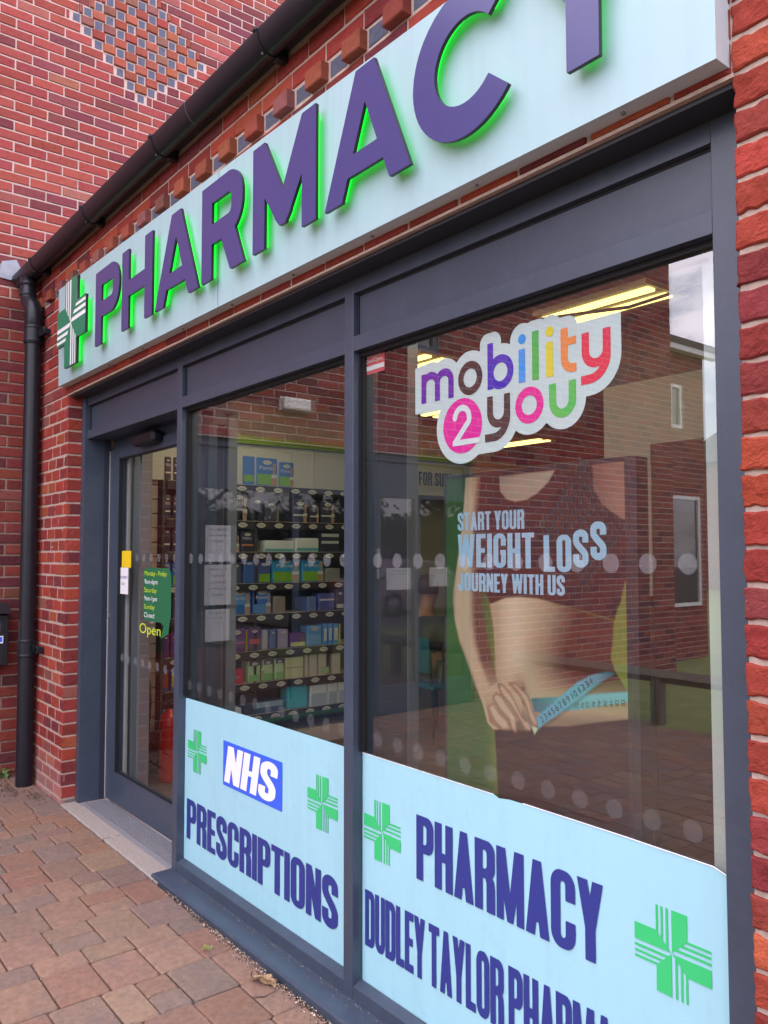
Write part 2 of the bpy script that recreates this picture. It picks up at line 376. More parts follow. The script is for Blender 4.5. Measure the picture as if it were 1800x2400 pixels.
# ---------------------------------------------------------------- brickwork
def vnoise(x, y, s):
    xi, yi = np.floor(x).astype(int), np.floor(y).astype(int); fx, fy = x-xi, y-yi; fx = fx*fx*(3-2*fx); fy = fy*fy*(3-2*fy)
    def h(i, j):
        n = (i*374761393+j*668265263+s*974634777) & 0x7fffffff; n = ((n ^ (n >> 13))*1274126177) & 0x7fffffff; return (n & 0xffff)/65535.0
    return (h(xi, yi)*(1-fx)+h(xi+1, yi)*fx)*(1-fy)+(h(xi, yi+1)*(1-fx)+h(xi+1, yi+1)*fx)*fy
PAL = [((0.336, 0.06, 0.041), 5), ((0.278, 0.05, 0.041), 6), ((0.226, 0.045, 0.044), 5), ((0.168, 0.042, 0.049), 2), ((0.367, 0.088, 0.049), 2), ((0.252, 0.088, 0.066), 1), ((0.299, 0.054, 0.045), 5)]
PALW = [((0.306, 0.072, 0.06), 6), ((0.265, 0.061, 0.057), 6), ((0.189, 0.052, 0.06), 5), ((0.163, 0.049, 0.06), 2), ((0.296, 0.102, 0.082), 2), ((0.281, 0.066, 0.055), 4)]
PALO = [((0.305, 0.089, 0.056), 4), ((0.268, 0.076, 0.053), 3), ((0.231, 0.097, 0.079), 2), ((0.287, 0.066, 0.051), 2)]
PALR = [((0.376, 0.069, 0.043), 6), ((0.314, 0.054, 0.041), 6), ((0.257, 0.048, 0.043), 5), ((0.418, 0.101, 0.049), 3), ((0.209, 0.044, 0.045), 2)]
BLUE = (.115, .125, .175)
def pick(pal):
    t = random.random()*sum(w for _, w in pal)
    for c, w in pal:
        t -= w
        if t <= 0: break
    k = random.uniform(.85, 1.15); return (c[0]*k*random.uniform(.95, 1.05), c[1]*k*random.uniform(.9, 1.1), c[2]*k*random.uniform(.9, 1.1))
class Bricks:
    def __init__(s, O, Uv, N): s.O = np.array(O, float); s.U = np.array(Uv, float); s.N = np.array(N, float); s.v = []; s.f = []; s.c = []; s.n = 0
    def brick(s, u0, u1, z0, z1, col, p=0.0, nx=4, nz=2, rough=.0012, round_=.004, sd=0, jag=.001):
        a = np.r_[0, np.linspace(round_/(u1-u0), 1-round_/(u1-u0), nx+1), 1]; b = np.r_[0, np.linspace(round_/(z1-z0), 1-round_/(z1-z0), nz+1), 1]
        A, B = np.meshgrid(a, b, indexing='ij'); x = u0+A*(u1-u0); z = z0+B*(z1-z0)
        dp = np.full(A.shape, p)+(vnoise(x*45+sd, z*45, 3)-.5)*2*rough+(vnoise(x*160+sd, z*160, 5)-.5)*rough
        e = (A == 0) | (A == 1) | (B == 0) | (B == 1); dp[e] -= .0035
        x = x+(vnoise(x*70, z*70+sd, 8)-.5)*2*jag*(1 if nx < 6 else 1.6); z = z+(vnoise(x*60+9, z*90+sd, 11)-.5)*2*jag*(1 if nx < 6 else 1.6)
        tl = random.uniform(-1, 1)*.0012; dp = dp+tl*(A-.5)*2+random.uniform(-.0012, .0012)
        I = np.arange(A.size).reshape(A.shape)+s.n; q = np.stack([I[:-1, :-1], I[1:, :-1], I[1:, 1:], I[:-1, 1:]], -1).reshape(-1, 4)
        P = s.O+x.reshape(-1, 1)*s.U+dp.reshape(-1, 1)*s.N; P[:, 2] += z.ravel(); s.v.append(P)
        ring = np.r_[I[:, 0], I[-1, 1:], I[-2::-1, -1], I[0, -2:0:-1]]; m = len(ring); nb = s.n+A.size
        G = P[ring-s.n]-s.N*(p+.016)-0; s.v.append(G); r2 = nb+np.arange(m)
        sq = np.stack([np.roll(ring, -1), ring, r2, np.roll(r2, -1)], -1); s.f.append(np.concatenate([q, sq])); s.c += [col]*(len(q)+len(sq)); s.n += A.size+m
    def rows(s, k0, k1, zj, intervals, pitch=.225, off=lambda k: (k % 2)*.1125, pal=PAL, hole=None, skip=None, **kw):
        """stretcher courses k0..k1 with joint centres at zj+k*.075; intervals(k) -> [(ua,ub)]"""
        for k in range(k0, k1):
            z0, z1 = zj+k*.075+.0058, zj+(k+1)*.075-.0058
            for ua, ub in intervals(k):
                o = off(k); i = math.floor((ua-o)/pitch)-1
                while True:
                    a, b = o+i*pitch+.0056, o+(i+1)*pitch-.0056; i += 1
                    if a >= ub: break
                    a, b = max(a, ua), min(b, ub)
                    if b-a < .010: continue
                    if skip and skip((a+b)/2, (z0+z1)/2, a, b): continue
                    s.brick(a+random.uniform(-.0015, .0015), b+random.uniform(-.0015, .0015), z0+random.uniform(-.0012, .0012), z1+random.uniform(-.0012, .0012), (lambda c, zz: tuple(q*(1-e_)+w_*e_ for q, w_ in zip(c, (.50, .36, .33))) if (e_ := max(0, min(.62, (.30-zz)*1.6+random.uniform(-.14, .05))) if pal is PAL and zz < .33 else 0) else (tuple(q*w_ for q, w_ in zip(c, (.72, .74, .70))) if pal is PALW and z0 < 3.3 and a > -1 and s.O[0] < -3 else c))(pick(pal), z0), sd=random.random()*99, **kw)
    def build(s, name, parent):
        mb = MB(); V = np.concatenate(s.v); mb.v = [tuple(p) for p in V.tolist()]; mb.f = [tuple(q) for q in np.concatenate(s.f).tolist()]; mb.c = s.c
        return mb.build(name, BRICK, parent)

# ---- the pharmacy's own front wall
ZJ = 1.68-.075*24           # a bed joint centre
wall = thing('brick_wall', 'single storey red brick shop wall round the pharmacy front, with orange and blue dentil course', 'brick wall')
bk = Bricks((0, -.1, 0), (1, 0, 0), (0, -1, 0))
XR, XL = 1.507, -2.79
def kz(z): return round((z-ZJ)/.075)
kb, kd = kz(2.505), kz(3.183)
bk.rows(-1, kb, ZJ, lambda k: [(-3.675, XL-.001)], off=lambda k: XL+.004-.160*20+((k % 2)*.080), pitch=.160, nx=5, nz=3, rough=.0016)
bk.rows(-2, kz(3.42), ZJ, lambda k: [(XR+.001, 2.45)], off=lambda k: XR-.005+((k % 2)*-.1125), nx=26, nz=10, rough=.0024, jag=.0020, round_=.0038, pal=PALR)
bk.rows(kb, kd, ZJ, lambda k: [(-3.675, XR-.004)], off=lambda k: XL-.005+((k % 2)*.1125), nx=4, nz=2)
i = 0; u = -3.67
while u < XR-.05:
    z0, z1 = ZJ+kd*.075+.005, ZJ+(kd+1)*.075-.005
    if i % 2 == 0: bk.brick(u, u+.1025, z0, z1, pick(PALO), p=.03, nx=4, nz=3, sd=i, rough=.0016)
    else: bk.brick(u, u+.1025, z0, z1, BLUE, p=-.004, nx=2, nz=2, sd=i, rough=.0004)
    u += .1125; i += 1
bk.rows(kd+1, kd+3, ZJ, lambda k: [(-3.675, XR-.004)], off=lambda k: XL-.005+((k % 2)*.1125))
bk.build('bricks', wall)
rv = Bricks((XL, 0, 0), (0, 1, 0), (1, 0, 0))
for k in range(-1, kb):
    z0, z1 = ZJ+k*.075+.005, ZJ+(k+1)*.075-.005
    rv.brick(-.1, .0, z0, z1, pick(PAL) if k > 1 else (.22, .17, .15), nx=4, nz=3, sd=k*3.1, rough=.0016)
rv.build('reveal_bricks', wall)
mb = MB()
for x0, x1, z0, z1 in ((-3.68, XL-.004, -.3, 2.499), (XR+.004, 2.6, -.3, 2.499), (-3.68, 2.6, 2.499, 3.43)): mb.box(x0, (-.0972 if z0 < 2 else -.0940) if x0 < 1 else -.0925, z0, x1, .30, z1)
mb.box(XL-.05, -.1+.008, 0, XL-.007, 0, 2.49)
mb.build('mortar', MORTAR, wall)
mb = MB(); mb.box(-2.78, -.085, 2.486, 1.50, .3, 2.4975); mb.build('lintel', mat('dark steel lintel', (.02, .022, .028), .5), wall)
mb = MB(); mb.box(XL-.004, -.101, 2.4985, XR+.004, .0, 2.507); mb.build('soffit_joint', MORTAR, wall)
mb = MB(); mb.box(-3.68, -.13, 3.425, 2.6, .3, 3.50); mb.build('eaves_board', mat('dark eaves board', (.03, .026, .026), .6), wall)
# efflorescence, sealant beads beside the frame
mb = MB(); mb.tube([(XR-.006, -.03, .02), (XR-.008, -.028, 1.2), (XR-.005, -.03, 2.48)], .012, 8); mb.build('sealant_bead', RUBBER, wall)
mb = MB(); mb.add([(-3.68, -.2, 3.5), (2.6, -.2, 3.5), (2.6, 7, 4.7), (-3.68, 7, 4.7)], [(0, 1, 2, 3)]); mb.build('roof', mat('slate roof', (.08, .08, .09), .7), wall)

# ---- the taller neighbour standing at a right angle
lw = thing('brick_building', 'taller red brick building at right angles, diamond of blue and orange headers high up', 'brick building')
XW = -3.68
lb = Bricks((XW, 0, 0), (0, 1, 0), (1, 0, 0))
ZL = 5.333-.075*72
DIA = [(.68, 5.53, .56, .50), (-6.05, 1.85, .80, .82)]
SF = (-4.20, -.95, 2.475)          # the neighbour's shopfront: y range and head height
UW = (-3.75, -2.75, 3.53, 4.75)    # upstairs window
def inD(u, z):
    for i, (a, b, c, d) in enumerate(DIA):
        if abs(u-a)/c+abs(z-b)/d < 1: return i
    return None
def lint(k):
    z = ZL+(k+.5)*.075; iv = [(-7.92, 2.6 if z > 3.4 else .0)]; cuts = []
    if z < SF[2]: cuts.append(SF[:2])
    if UW[2] < z < UW[3]: cuts.append(UW[:2])
    for a, b, c, d in DIA:
        h = c*(1-abs(z-b)/d)
        if h > .03: cuts.append((a-h-.005, a+h+.005))
    for c0, c1 in cuts:
        iv = [q for (a, b) in iv for q in ((a, min(b, c0)), (max(a, c1), b)) if q[1]-q[0] > .02]
    return iv
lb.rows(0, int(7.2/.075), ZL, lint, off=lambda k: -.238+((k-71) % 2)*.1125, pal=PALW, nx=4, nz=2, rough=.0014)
for a, b, c, d in DIA:
    k = math.floor((b-d-ZL)/.075)
    while ZL+k*.075 < b+d:
        z = ZL+(k+.5)*.075; h = c*(1-abs(z-b)/d)
        if h > .03:
            z0, z1 = z-.0325, z+.0325; o = (k % 2)*.084; j = math.floor((-h-o)/.168)-1
            while o+j*.168 < h:
                for q0, q1, blue in ((-.028, .028, 1), (.038, .130, 0)):
                    s0, s1 = max(o+j*.168+q0, -h), min(o+j*.168+q1, h)
                    if s1-s0 > .012: lb.brick(a+s0, a+s1, z0, z1, BLUE if blue else pick(PALO), p=-.004 if blue else .010, nx=2 if blue else 3, nz=2, rough=.0004 if blue else .0016, sd=j*7+k)
                j += 1
        k += 1
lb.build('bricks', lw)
mb = MB()
def lbox(y0, y1, z0, z1): mb.box(XW-.3, y0, z0, XW-.0058, y1, z1)
lbox(-7.92, SF[0], -.3, SF[2]);  lbox(-7.92, SF[1], SF[2], UW[2]); lbox(SF[1], 0, 3.30, UW[2]); lbox(-7.92, UW[0], UW[2], UW[3]); lbox(UW[1], 0, UW[2], UW[3]); lbox(-7.92, 0, UW[3], 7.2); lbox(0, 2.6, 3.3, 7.2)
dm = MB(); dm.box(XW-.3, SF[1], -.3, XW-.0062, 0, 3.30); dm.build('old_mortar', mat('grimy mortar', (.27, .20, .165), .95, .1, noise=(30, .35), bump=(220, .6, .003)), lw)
mb.build('mortar', mat('pale pink mortar', (.47, .355, .315), .95, .1, noise=(60, .2), bump=(220, .6, .003)), lw)
mb = MB(); mb.add([(XW-.3, -8.0, 7.15), (XW+.25, -8.0, 7.15), (XW+.25, 2.7, 7.15), (XW-.3, 2.7, 7.15), (XW-3.5, -8, 9), (XW-3.5, 2.7, 9)], [(0, 1, 2, 3), (1, 2, 5, 4)]); mb.build('roof', mat('slate roof'), lw)
PANE = mat('dark neighbouring glass', (.008, .010, .014), .02, .5)
PANE.node_tree.nodes['Principled BSDF'].inputs['IOR'].default_value = 2.3      # coated double glazing mirrors about a sixth of the light
wf = MB(); y0, y1, z0, z1 = UW
for a in ((y0, y0+.07, z0, z1), (y1-.07, y1, z0, z1), (y0+.07, y1-.07, z0, z0+.07), (y0+.07, y1-.07, z1-.07, z1)): wf.box(XW-.09, a[0], a[2], XW-.03, a[1], a[3])
wf = wf.build('window', NAVY, lw); mb = MB(); mb.box(XW-.08, y0+.07, z0+.07, XW-.06, y1-.07, z1-.07); mb.build('pane', PANE, wf)
# lead flashing where the lower eaves meet this wall
mb = MB(); mb.add([(XW+.008, -.33, 3.44), (XW+.014, -.24, 3.43), (XW+.010, -.17, 3.52), (XW+.008, -.205, 3.585), (XW+.008, -.30, 3.555)], [(0, 1, 2, 3, 4)]); mb.build('flashing', LEAD, lw)
# neighbour's shopfront on this wall, seen only as a reflection
nf = thing('neighbour_shopfront', 'neighbouring navy shopfront with paper notices, mirrored in the pharmacy glass', 'shopfront', (XW, -2.2, 0))
y0, y1, zt = SF; f = MB()
for a, b, c, d in ((y0, y0+.07, 0, zt), (y1-.07, y1, 0, zt), (-2.10, -2.03, 0, zt), (y0+.07, -2.10, zt-.07, zt), (-2.03, y1-.07, zt-.07, zt), (y0+.07, -2.10, zt-.42, zt-.34), (-2.03, y1-.07, zt-.42, zt-.34), (y0+.07, -2.10, .12, .26), (-2.03, y1-.07, .12, .26), (-3.02, -2.94, .26, zt-.42), (-3.52, -3.45, .26, zt-.42)):
    f.box(XW-.12, a, c, XW-.05, b, d)
f.build('frame', NAVY, nf)
f = MB(); f.box(XW-.10, y0+.07, zt-.34, XW-.075, y1-.07, zt-.07); f.build('transom_panel', NAVY, nf)
f = MB(); f.box(XW-.10, y0+.07, .26, XW-.08, y1-.07, zt-.42); f.build('pane', PANE, nf)
f = MB(); f.box(XW-.3, y0, -.01, XW-.04, y1, .12); f.build('plinth', NAVY, nf)
f = MB(); f.box(XW-.05, -2.95, 1.38, XW-.02, -2.99, 1.56, bev=.004); f.box(XW-.05, -2.955, 1.28, XW-.03, -2.985, 1.37); f.build('handle', mat('brushed steel', (.6, .6, .62), .3, .5, .8), nf)
def paper(y, z, w, h, lines, label):
    t = thing('paper_notice', label, 'notice', (XW-.07, y, z), 'notices on the neighbouring glass')
    m = MB(); m.box(XW-.080, y-w/2, z-h/2, XW-.0765, y+w/2, z+h/2); m.build('sheet', mat('white paper', (.50, .51, .51), .6, .2), t)
    m = MB()
    for i, (s_, wd) in enumerate(lines): stext(m, s_, y-wd/2, z+h*.36-i*h*.16, h*.062, LW(XW-.0755), width=wd)
    m.build('lettering', mat('black ink', (.02, .02, .025), .6), t)
paper(-1.33, 1.60, .23, .30, [('Please wait outside', .17), ('until you are asked', .16), ('to come in', .09)], 'upper white paper notice reflected at the left of the middle window')
paper(-1.33, 1.26, .24, .33, [('If you have', .15), ('Flu like', .12), ('symptoms', .14), ('please Wear', .17), ('a MASK', .11)], 'middle white notice about flu and masks, reflected in the middle window')
paper(-1.33, .93, .22, .26, [('Opening times', .15), ('Mon to Fri', .10), ('9 to 5', .07)], 'lowest white notice of the reflected stack of three')
paper(-3.26, 1.27, .30, .21, [('Parking for', .20), ('patients only', .22)], 'white parking notice reflected at the left of the wide window, beside the door handle')
paper(-3.78, 1.28, .24, .19, [('Please ring', .17), ('the bell', .12)], 'small white notice reflected just left of the poster')
# bulkhead light on the neighbour wall
t = thing('bulkhead_light', 'white oblong bulkhead light on brick, reflected high in the middle window', 'wall light', (XW, -2.0, 2.81))
m = MB(); m.box(XW, -2.15, 2.75, XW+.03, -1.85, 2.875, bev=.006); m.build('base', mat('pale grey plastic', (.55, .54, .52), .5), t)
m = MB(); m.box(XW+.031, -2.14, 2.757, XW+.085, -1.86, 2.868, bev=.02); m.build('diffuser', mat('opal plastic', (.82, .78, .70), .4), t)

# ---------------------------------------------------------------- ground
def GZ(x): return -.0075*(x+2.8)
mb = MB(); mb.add([(-60, -80, -.06), (60, -80, -.06), (60, -.0, -.06), (-60, -.0, -.06)], [(0, 1, 2, 3)])
struct(mb.build('ground', mat('far asphalt', (.085, .080, .080), .95, noise=(4, .2))))
mb = MB()
PAVC = [(0.218, 0.132, 0.095), (0.225, 0.136, 0.098), (0.201, 0.128, 0.099), (0.188, 0.126, 0.102), (0.221, 0.121, 0.085), (0.235, 0.149, 0.104), (0.181, 0.126, 0.104)]
def paver(x0, y0, x1, y1):
    c = random.choice(PAVC); k = random.uniform(.92, 1.08); c = tuple(q*k*random.uniform(.97, 1.03) for q in c)
    g = .0024; x0 += g; y0 += g; x1 -= g; y1 -= g; r = .009; j = lambda: random.uniform(-.0022, .0022); dz = random.uniform(-.0018, .0018); tx, ty = random.uniform(-.004, .004), random.uniform(-.004, .004)
    def ring(i, z, ch):
        P = []
        for sx, sy, cx, cy in ((-1, -1, x0, y0), (1, -1, x1, y0), (1, 1, x1, y1), (-1, 1, x0, y1)):
            a = (cx-sx*(i+ch), cy-sy*i); b = (cx-sx*i, cy-sy*(i+ch))
            P += [a, b] if sx*sy < 0 else [b, a]
        return [(a+j()*.6, b+j()*.6, z) for a, b in P]
    R0, R1, R2 = ring(0, -.04, .006), ring(0, -.006, .007), ring(r*.7, 0, .006)
    mxx, myy = (x0+x1)/2, (y0+y1)/2
    V = [(a, b, z+GZ(a)+dz+(tx*(a-mxx)+ty*(b-myy))) for a, b, z in R0+R1+R2]
    f = [(q*8+i, q*8+(i+1) % 8, q*8+8+(i+1) % 8, q*8+8+i) for q in (0, 1) for i in range(8)]+[tuple(range(16, 24))]
    mb.add(V, f, c)
x = 2.6
while x > -3.62:
    w = random.choice([.24, .24, .125, .125, .245]); y = -.112-random.uniform(0, .0); x0 = x-w
    if x0 < -3.66: x0 = -3.66
    edge = -.112 if x0 > -1.35 else (-.108 if x0 > -2.80 else -.102)
    y = edge
    first = random.uniform(.08, .24); 
    while y > -4.6:
        l = first if y == edge else random.choice([.178, .178, .18, .182, .12])
        if w > .2 and random.random() < .4: xm = x0+(x-x0)*random.choice((.48, .5, .52)); paver(x0, y-l, xm, y); paver(xm, y-l, x, y)
        else: paver(x0, y-l, x, y)
        y -= l
    x = x0
struct(mb.build('paving', mat('tumbled pavers', rough=.9, spec=.3, attr=True, noise=(42, .30), bump=(150, .6, .002), colnoise=(8, (.135, .105, .10), .6))))
mb = MB(); mb.add([(-3.68, -4.62, -.014), (2.6, -4.62, -.05), (2.6, -.05, -.05), (-3.68, -.05, -.014)], [(0, 1, 2, 3)])
struct(mb.build('joint_sand', mat('joint sand', (.085, .065, .056), .95, noise=(80, .3))))
mb = MB(); mb.add([(-40, -40, -.03), (3.2, -40, -.03), (3.2, -4.60, -.018), (-40, -4.60, -.018)], [(0, 1, 2, 3)])
mb.build('lawn_soil', mat('turf', (.19, .225, .065), .95, noise=(3, .35), colnoise=(9, (.16, .13, .06), .5), bump=(90, .8, .02)))
struct(bpy.data.objects['lawn_soil']); bpy.data.objects['lawn_soil'].name = 'lawn'
# concrete threshold strip and ribbed plate
mb = MB()
for x0, x1 in ((-2.79, -2.052), (-2.046, -1.335)):
    n = 14
    for i in range(n):
        a, b = x0+(x1-x0)*i/n, x0+(x1-x0)*(i+1)/n; ya, yb = -.105+random.uniform(-.002, .002), -.105+random.uniform(-.002, .002)
        za, zb = GZ(a)+.004, GZ(b)+.004
        mb.add([(a, ya, za-.05), (b, ya, zb-.05), (b, ya, zb-.004), (a, ya, za-.004), (a, ya+.006, za), (b, ya+.006, zb), (b, .0, zb+.001), (a, .0, za+.001)], [(0, 1, 2, 3), (3, 2, 5, 4), (4, 5, 6, 7)])
struct(mb.build('threshold_kerb', CONC))
mb = MB(); mb.box(-2.735, -.004, -.03, -1.36, .16, -.004); mb.box(-2.735, -.008, -.03, -1.36, .026, .0045, bev=.0015)
for i in range(9): mb.box(-2.733, .032+i*.0125, -.02, -1.362, .0395+i*.0125, .0045)
plate = mb.build('threshold_plate', ALU); tag(plate, 'ribbed aluminium threshold plate in front of the glass door', 'threshold')

# ---------------------------------------------------------------- the shopfront
sf = thing('shopfront', 'navy aluminium pharmacy shopfront with automatic door and two big windows', 'shopfront', (-.6, 0, 0))
def part(name, m, fn, parent=sf, **k):
    b = MB(); fn(b); return b.build(name, m, parent, **k)
ZT, Z1, Z2, Z3, ZB = 2.49, 2.437, 2.283, 2.23, .052
for nm, x0, x1, yf in (('post', -2.80, -2.737, -.016), ('post', -1.415, -1.363, 0), ('post', 0, .053, 0), ('post', 1.401, 1.498, 0)):
    part(nm, NAVY, lambda b: b.box(x0, yf, GZ(x0)+.004 if x0 < -1.3 else .0, x1, .11, ZT, bev=.0018))
bays = ((-2.737, -1.415), (-1.363, 0), (.053, 1.401))
for i, (x0, x1) in enumerate(bays):
    part('top_rail', NAVY, lambda b: b.box(x0+.001, .0015, Z1, x1-.001, .11, ZT-.002))
    part('transom_panel', NAVY, lambda b: b.box(x0+.001, .022, Z2-.01, x1-.001, .06, Z1+.01))
    part('transom_gasket', RUBBER, lambda b: (b.box(x0+.001, .0195, Z1-.009, x1-.001, .0225, Z1+.002), b.box(x0+.0, .018, Z2, x0+.010, .0225, Z1)))
    part('transom_rail', NAVY, lambda b: b.box(x0+.001, .002, Z3, x1-.001, .11, Z2, bev=.001))
GLASS = glass_mat('double glazing', (.87, .91, .89), .145)
DOT = film_mat('frosted dot film', (.52, .54, .57), .15); DOTF = film_mat('worn dot film', (.50, .52, .55), .065)
for i, (x0, x1) in enumerate(bays[1:]):
    part('bottom_rail', NAVY, lambda b: b.box(x0+.001, .0015, .006, x1-.001, .11, ZB, bev=.001))
    part('glazing_bead', NAVY, lambda b: b.add([(x0, .003, ZB), (x1, .003, ZB), (x1, .038, ZB+.013), (x0, .038, ZB+.013)], [(0, 1, 2, 3)]))
    part('gasket', RUBBER, lambda b: (b.box(x0, .030, Z3-.016, x1, .05, Z3-.0), b.box(x0, .025, .835, x0+.007, .05, Z3-.016), b.box(x0+.007, .036, .835, x0+.014, .05, Z3-.016)))
    pane = part('glass_pane', GLASS, lambda b: b.add([(x0+.002, .045, ZB), (x1-.002, .045, ZB), (x1-.002, .045, Z3-.005), (x0+.002, .045, Z3-.005)], [(0, 1, 2, 3)]))
    ghost = part('inner_glass_pane', glass_mat('inner pane', (.95, .96, .95), .045), lambda b: b.add([(x0+.002, .072, ZB), (x1-.002, .072, ZB), (x1-.002, .0725, Z3-.005), (x0+.002, .0725, Z3-.005)], [(0, 1, 2, 3)]))
    for z in (1.493, .886):
        xx = .0308 if i else -1.363+.03
        while xx < x1-.03:
            if xx-.025 > x0+.005:
                P = arc(0, 0, .0245, .0245, 0, 360, 28)[:-1]; b = MB(); b.add([(xx+p, .0435, z+q) for p, q in P], [tuple(range(28))]); b.build('marker_dot', DOT if z > 1 else DOTF, pane)
            xx += .10576
# sill and its drip face
part('sill', NAVY, lambda b: (b.add([(-1.418, .003, .008), (1.5, .003, .008), (1.5, -.092, .006), (1.5, -.1005, .001), (1.5, -.1015, -.05), (-1.418, -.1015, -.05), (-1.418, -.1005, .001), (-1.418, -.092, .006), (-1.418, .003, -.05), (1.5, .003, -.05)],
     [(0, 7, 2, 1), (7, 6, 3, 2), (6, 5, 4, 3), (0, 8, 5, 6, 7)])))
# door bay: reveal, head, door
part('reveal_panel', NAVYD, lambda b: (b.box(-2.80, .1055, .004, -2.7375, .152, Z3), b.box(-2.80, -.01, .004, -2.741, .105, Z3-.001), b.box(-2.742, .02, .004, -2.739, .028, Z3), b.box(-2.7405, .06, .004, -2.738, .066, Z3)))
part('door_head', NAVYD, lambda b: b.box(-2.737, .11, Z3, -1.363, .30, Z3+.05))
door = part('door', NAVY, lambda b: (b.box(-2.735, .15, .012, -2.585, .195, 2.17, bev=.002), b.box(-1.44, .15, .012, -1.365, .195, 2.17), b.box(-2.585, .1515, .012, -1.44, .195, .195), b.box(-2.585, .1515, 2.107, -1.44, .195, 2.17), b.box(-2.737, .17, 2.17, -1.365, .24, Z3)))
part('door_pane', glass_mat('door glass', (.90, .93, .91), .075), lambda b: b.add([(-2.585, .17, .195), (-1.44, .17, .195), (-1.44, .17, 2.107), (-2.585, .17, 2.107)], [(0, 1, 2, 3)]), door)
part('door_gasket', RUBBER, lambda b: (b.box(-2.588, .1495, .195, -2.578, .169, 2.107), b.box(-2.578, .155, 2.095, -1.44, .169, 2.109), b.box(-2.578, .155, .193, -1.44, .169, .203)), door)
for i in range(9):
    for z in (1.493, .886): part('marker_dot', DOT, lambda b: b.add([(-2.54+i*.1058+p, .1685, z+q) for p, q in arc(0, 0, .0245, .0245, 0, 360, 24)[:-1]], [tuple(range(24))]), door)
part('brush_seal', mat('pale brush seal', (.42, .40, .38), .9), lambda b: b.box(-2.739, .143, .01, -2.7355, .149, Z3-.07), door)
part('lock', mat('brushed steel'), lambda b: b.box(-2.733, .140, 1.12, -2.722, .151, 1.145, bev=.002), door)
part('door_sensor', BLACKP, lambda b: (b.box(-2.24, .085, 2.135, -1.93, .15, 2.205, bev=.018)), sf)

# ---- fascia sign
sg = thing('fascia_sign', 'long pale cyan PHARMACY fascia sign with green halo lit indigo letters', 'sign', (-.65, -.12, 2.8))
QB = ((-2.834, 2.554), (1.501, 2.523), (1.5, 3.063), (-2.865, 3.171)); b = MB()
b.add([(x, -.150, z) for x, z in QB], [(0, 1, 2, 3)]); b.build('panel', CYAN, sg)
b = MB(); n4 = [(x, -.150, z) for x, z in QB]+[(x, -.093, z) for x, z in QB]; b.add(n4, [(1, 0, 4, 5), (2, 1, 5, 6), (3, 2, 6, 7), (0, 3, 7, 4)]); b.build('tray_return', GREYEDGE, sg)
b = MB(); b.box(-.693, -.1512, 2.541, -.6905, -.1495, 3.112); b.build('panel_joint', mat('dark seam', (.10, .16, .18), .6), sg)
b = MB()
for i in range(9): x = -2.5+i*.47; z = 2.554-.031*(x+2.834)/4.335; b.lathe([(.006, 0), (.005, -.004)], (x, -.122, z-.001), 10)
b.build('screw', mat('grey screw', (.2, .2, .2), .5, .5, .5), sg)
def sector(cx, cy, r, a0, a1): return [(cx, cy)]+[(cx+r*math.cos(R(a0+(a1-a0)*i/8)), cy+r*math.sin(R(a0+(a1-a0)*i/8))) for i in range(9)]
def sgl(ch, x0, x1, z0=2.642, z1=3.045, s=.092):
    B = Fbox; w = x1-x0; h = z1-z0; c = (x0+x1)/2
    if ch == 'H': return U_(B(x0, z0, x0+s, z1), B(x1-s, z0, x1, z1), B(x0, z0+h*.40, x1, z0+h*.60))
    if ch == 'P':
        o = U_(Frr(x0, z0+h*.36, x1, z1, h*.30), B(x0, z0+h*.36, x0+w*.5, z1)); i = U_(Frr(x0+s, z0+h*.36+s*.92, x1-s, z1-s*.92, h*.07), B(x0+s, z0+h*.36+s*.92, x0+w*.5, z1-s*.92))
        return U_(D_(o, i), B(x0, z0, x0+s, z1))
    if ch == 'R':
        return U_(sgl('P', x0, x1-.015, z0, z1, s), Fpoly([(c-.02, z0+h*.42), (x1-s*1.25, z0), (x1+.0, z0), (c+.095, z0+h*.46)]))
    if ch == 'A':
        a = .048; k = (c-a-x0)
        return D_(Fpoly([(x0, z0), (c-a, z1), (c+a, z1), (x1, z0)]), I_(Fpoly([(x0+s*1.07, z0-.001), (c, z0+h*(c-x0-s*1.07)/k), (x1-s*1.07, z0-.001)]), U_(B(x0, z0+h*.345, x1, z1), B(x0, z0-1, x1, z0+h*.175))))
    if ch == 'M':
        return U_(B(x0, z0, x0+s*.95, z1), B(x1-s*.95, z0, x1, z1), Fpoly([(x0+.02, z1), (x0+s*.95, z1), (c+.055, z0+h*.22), (c+.02, z0+h*.13), (c-.02, z0+h*.13), (c-.045, z0+h*.2), (x0+.02, z1-.12)]), Fpoly([(x1-.02, z1), (x1-s*.95, z1), (c-.055, z0+h*.22), (c-.02, z0+h*.13), (c+.02, z0+h*.13), (c+.045, z0+h*.2), (x1-.02, z1-.12)]))
    if ch == 'C':
        cx, cz, r = .812, 2.843, .211
        return D_(Fcirc(cx, cz, r), Fcirc(cx, cz, r-s*1.0), Fpoly([(cx, cz), (cx+.5*math.cos(R(-41)), cz+.5*math.sin(R(-41))), (cx+.6, cz), (cx+.5*math.cos(R(41)), cz+.5*math.sin(R(41)))]))
    if ch == 'Y': return U_(B(c-s/2, z0, c+s/2, z0+h*.45), Fpoly([(x0, z1), (x0+s*1.12, z1), (c+s/2, z0+h*.42), (c-s/2, z0+h*.42)]), Fpoly([(x1, z1), (x1-s*1.12, z1), (c-s/2, z0+h*.42), (c+s/2, z0+h*.42)]))
FP = lambda x, z, d: (x, d, z)
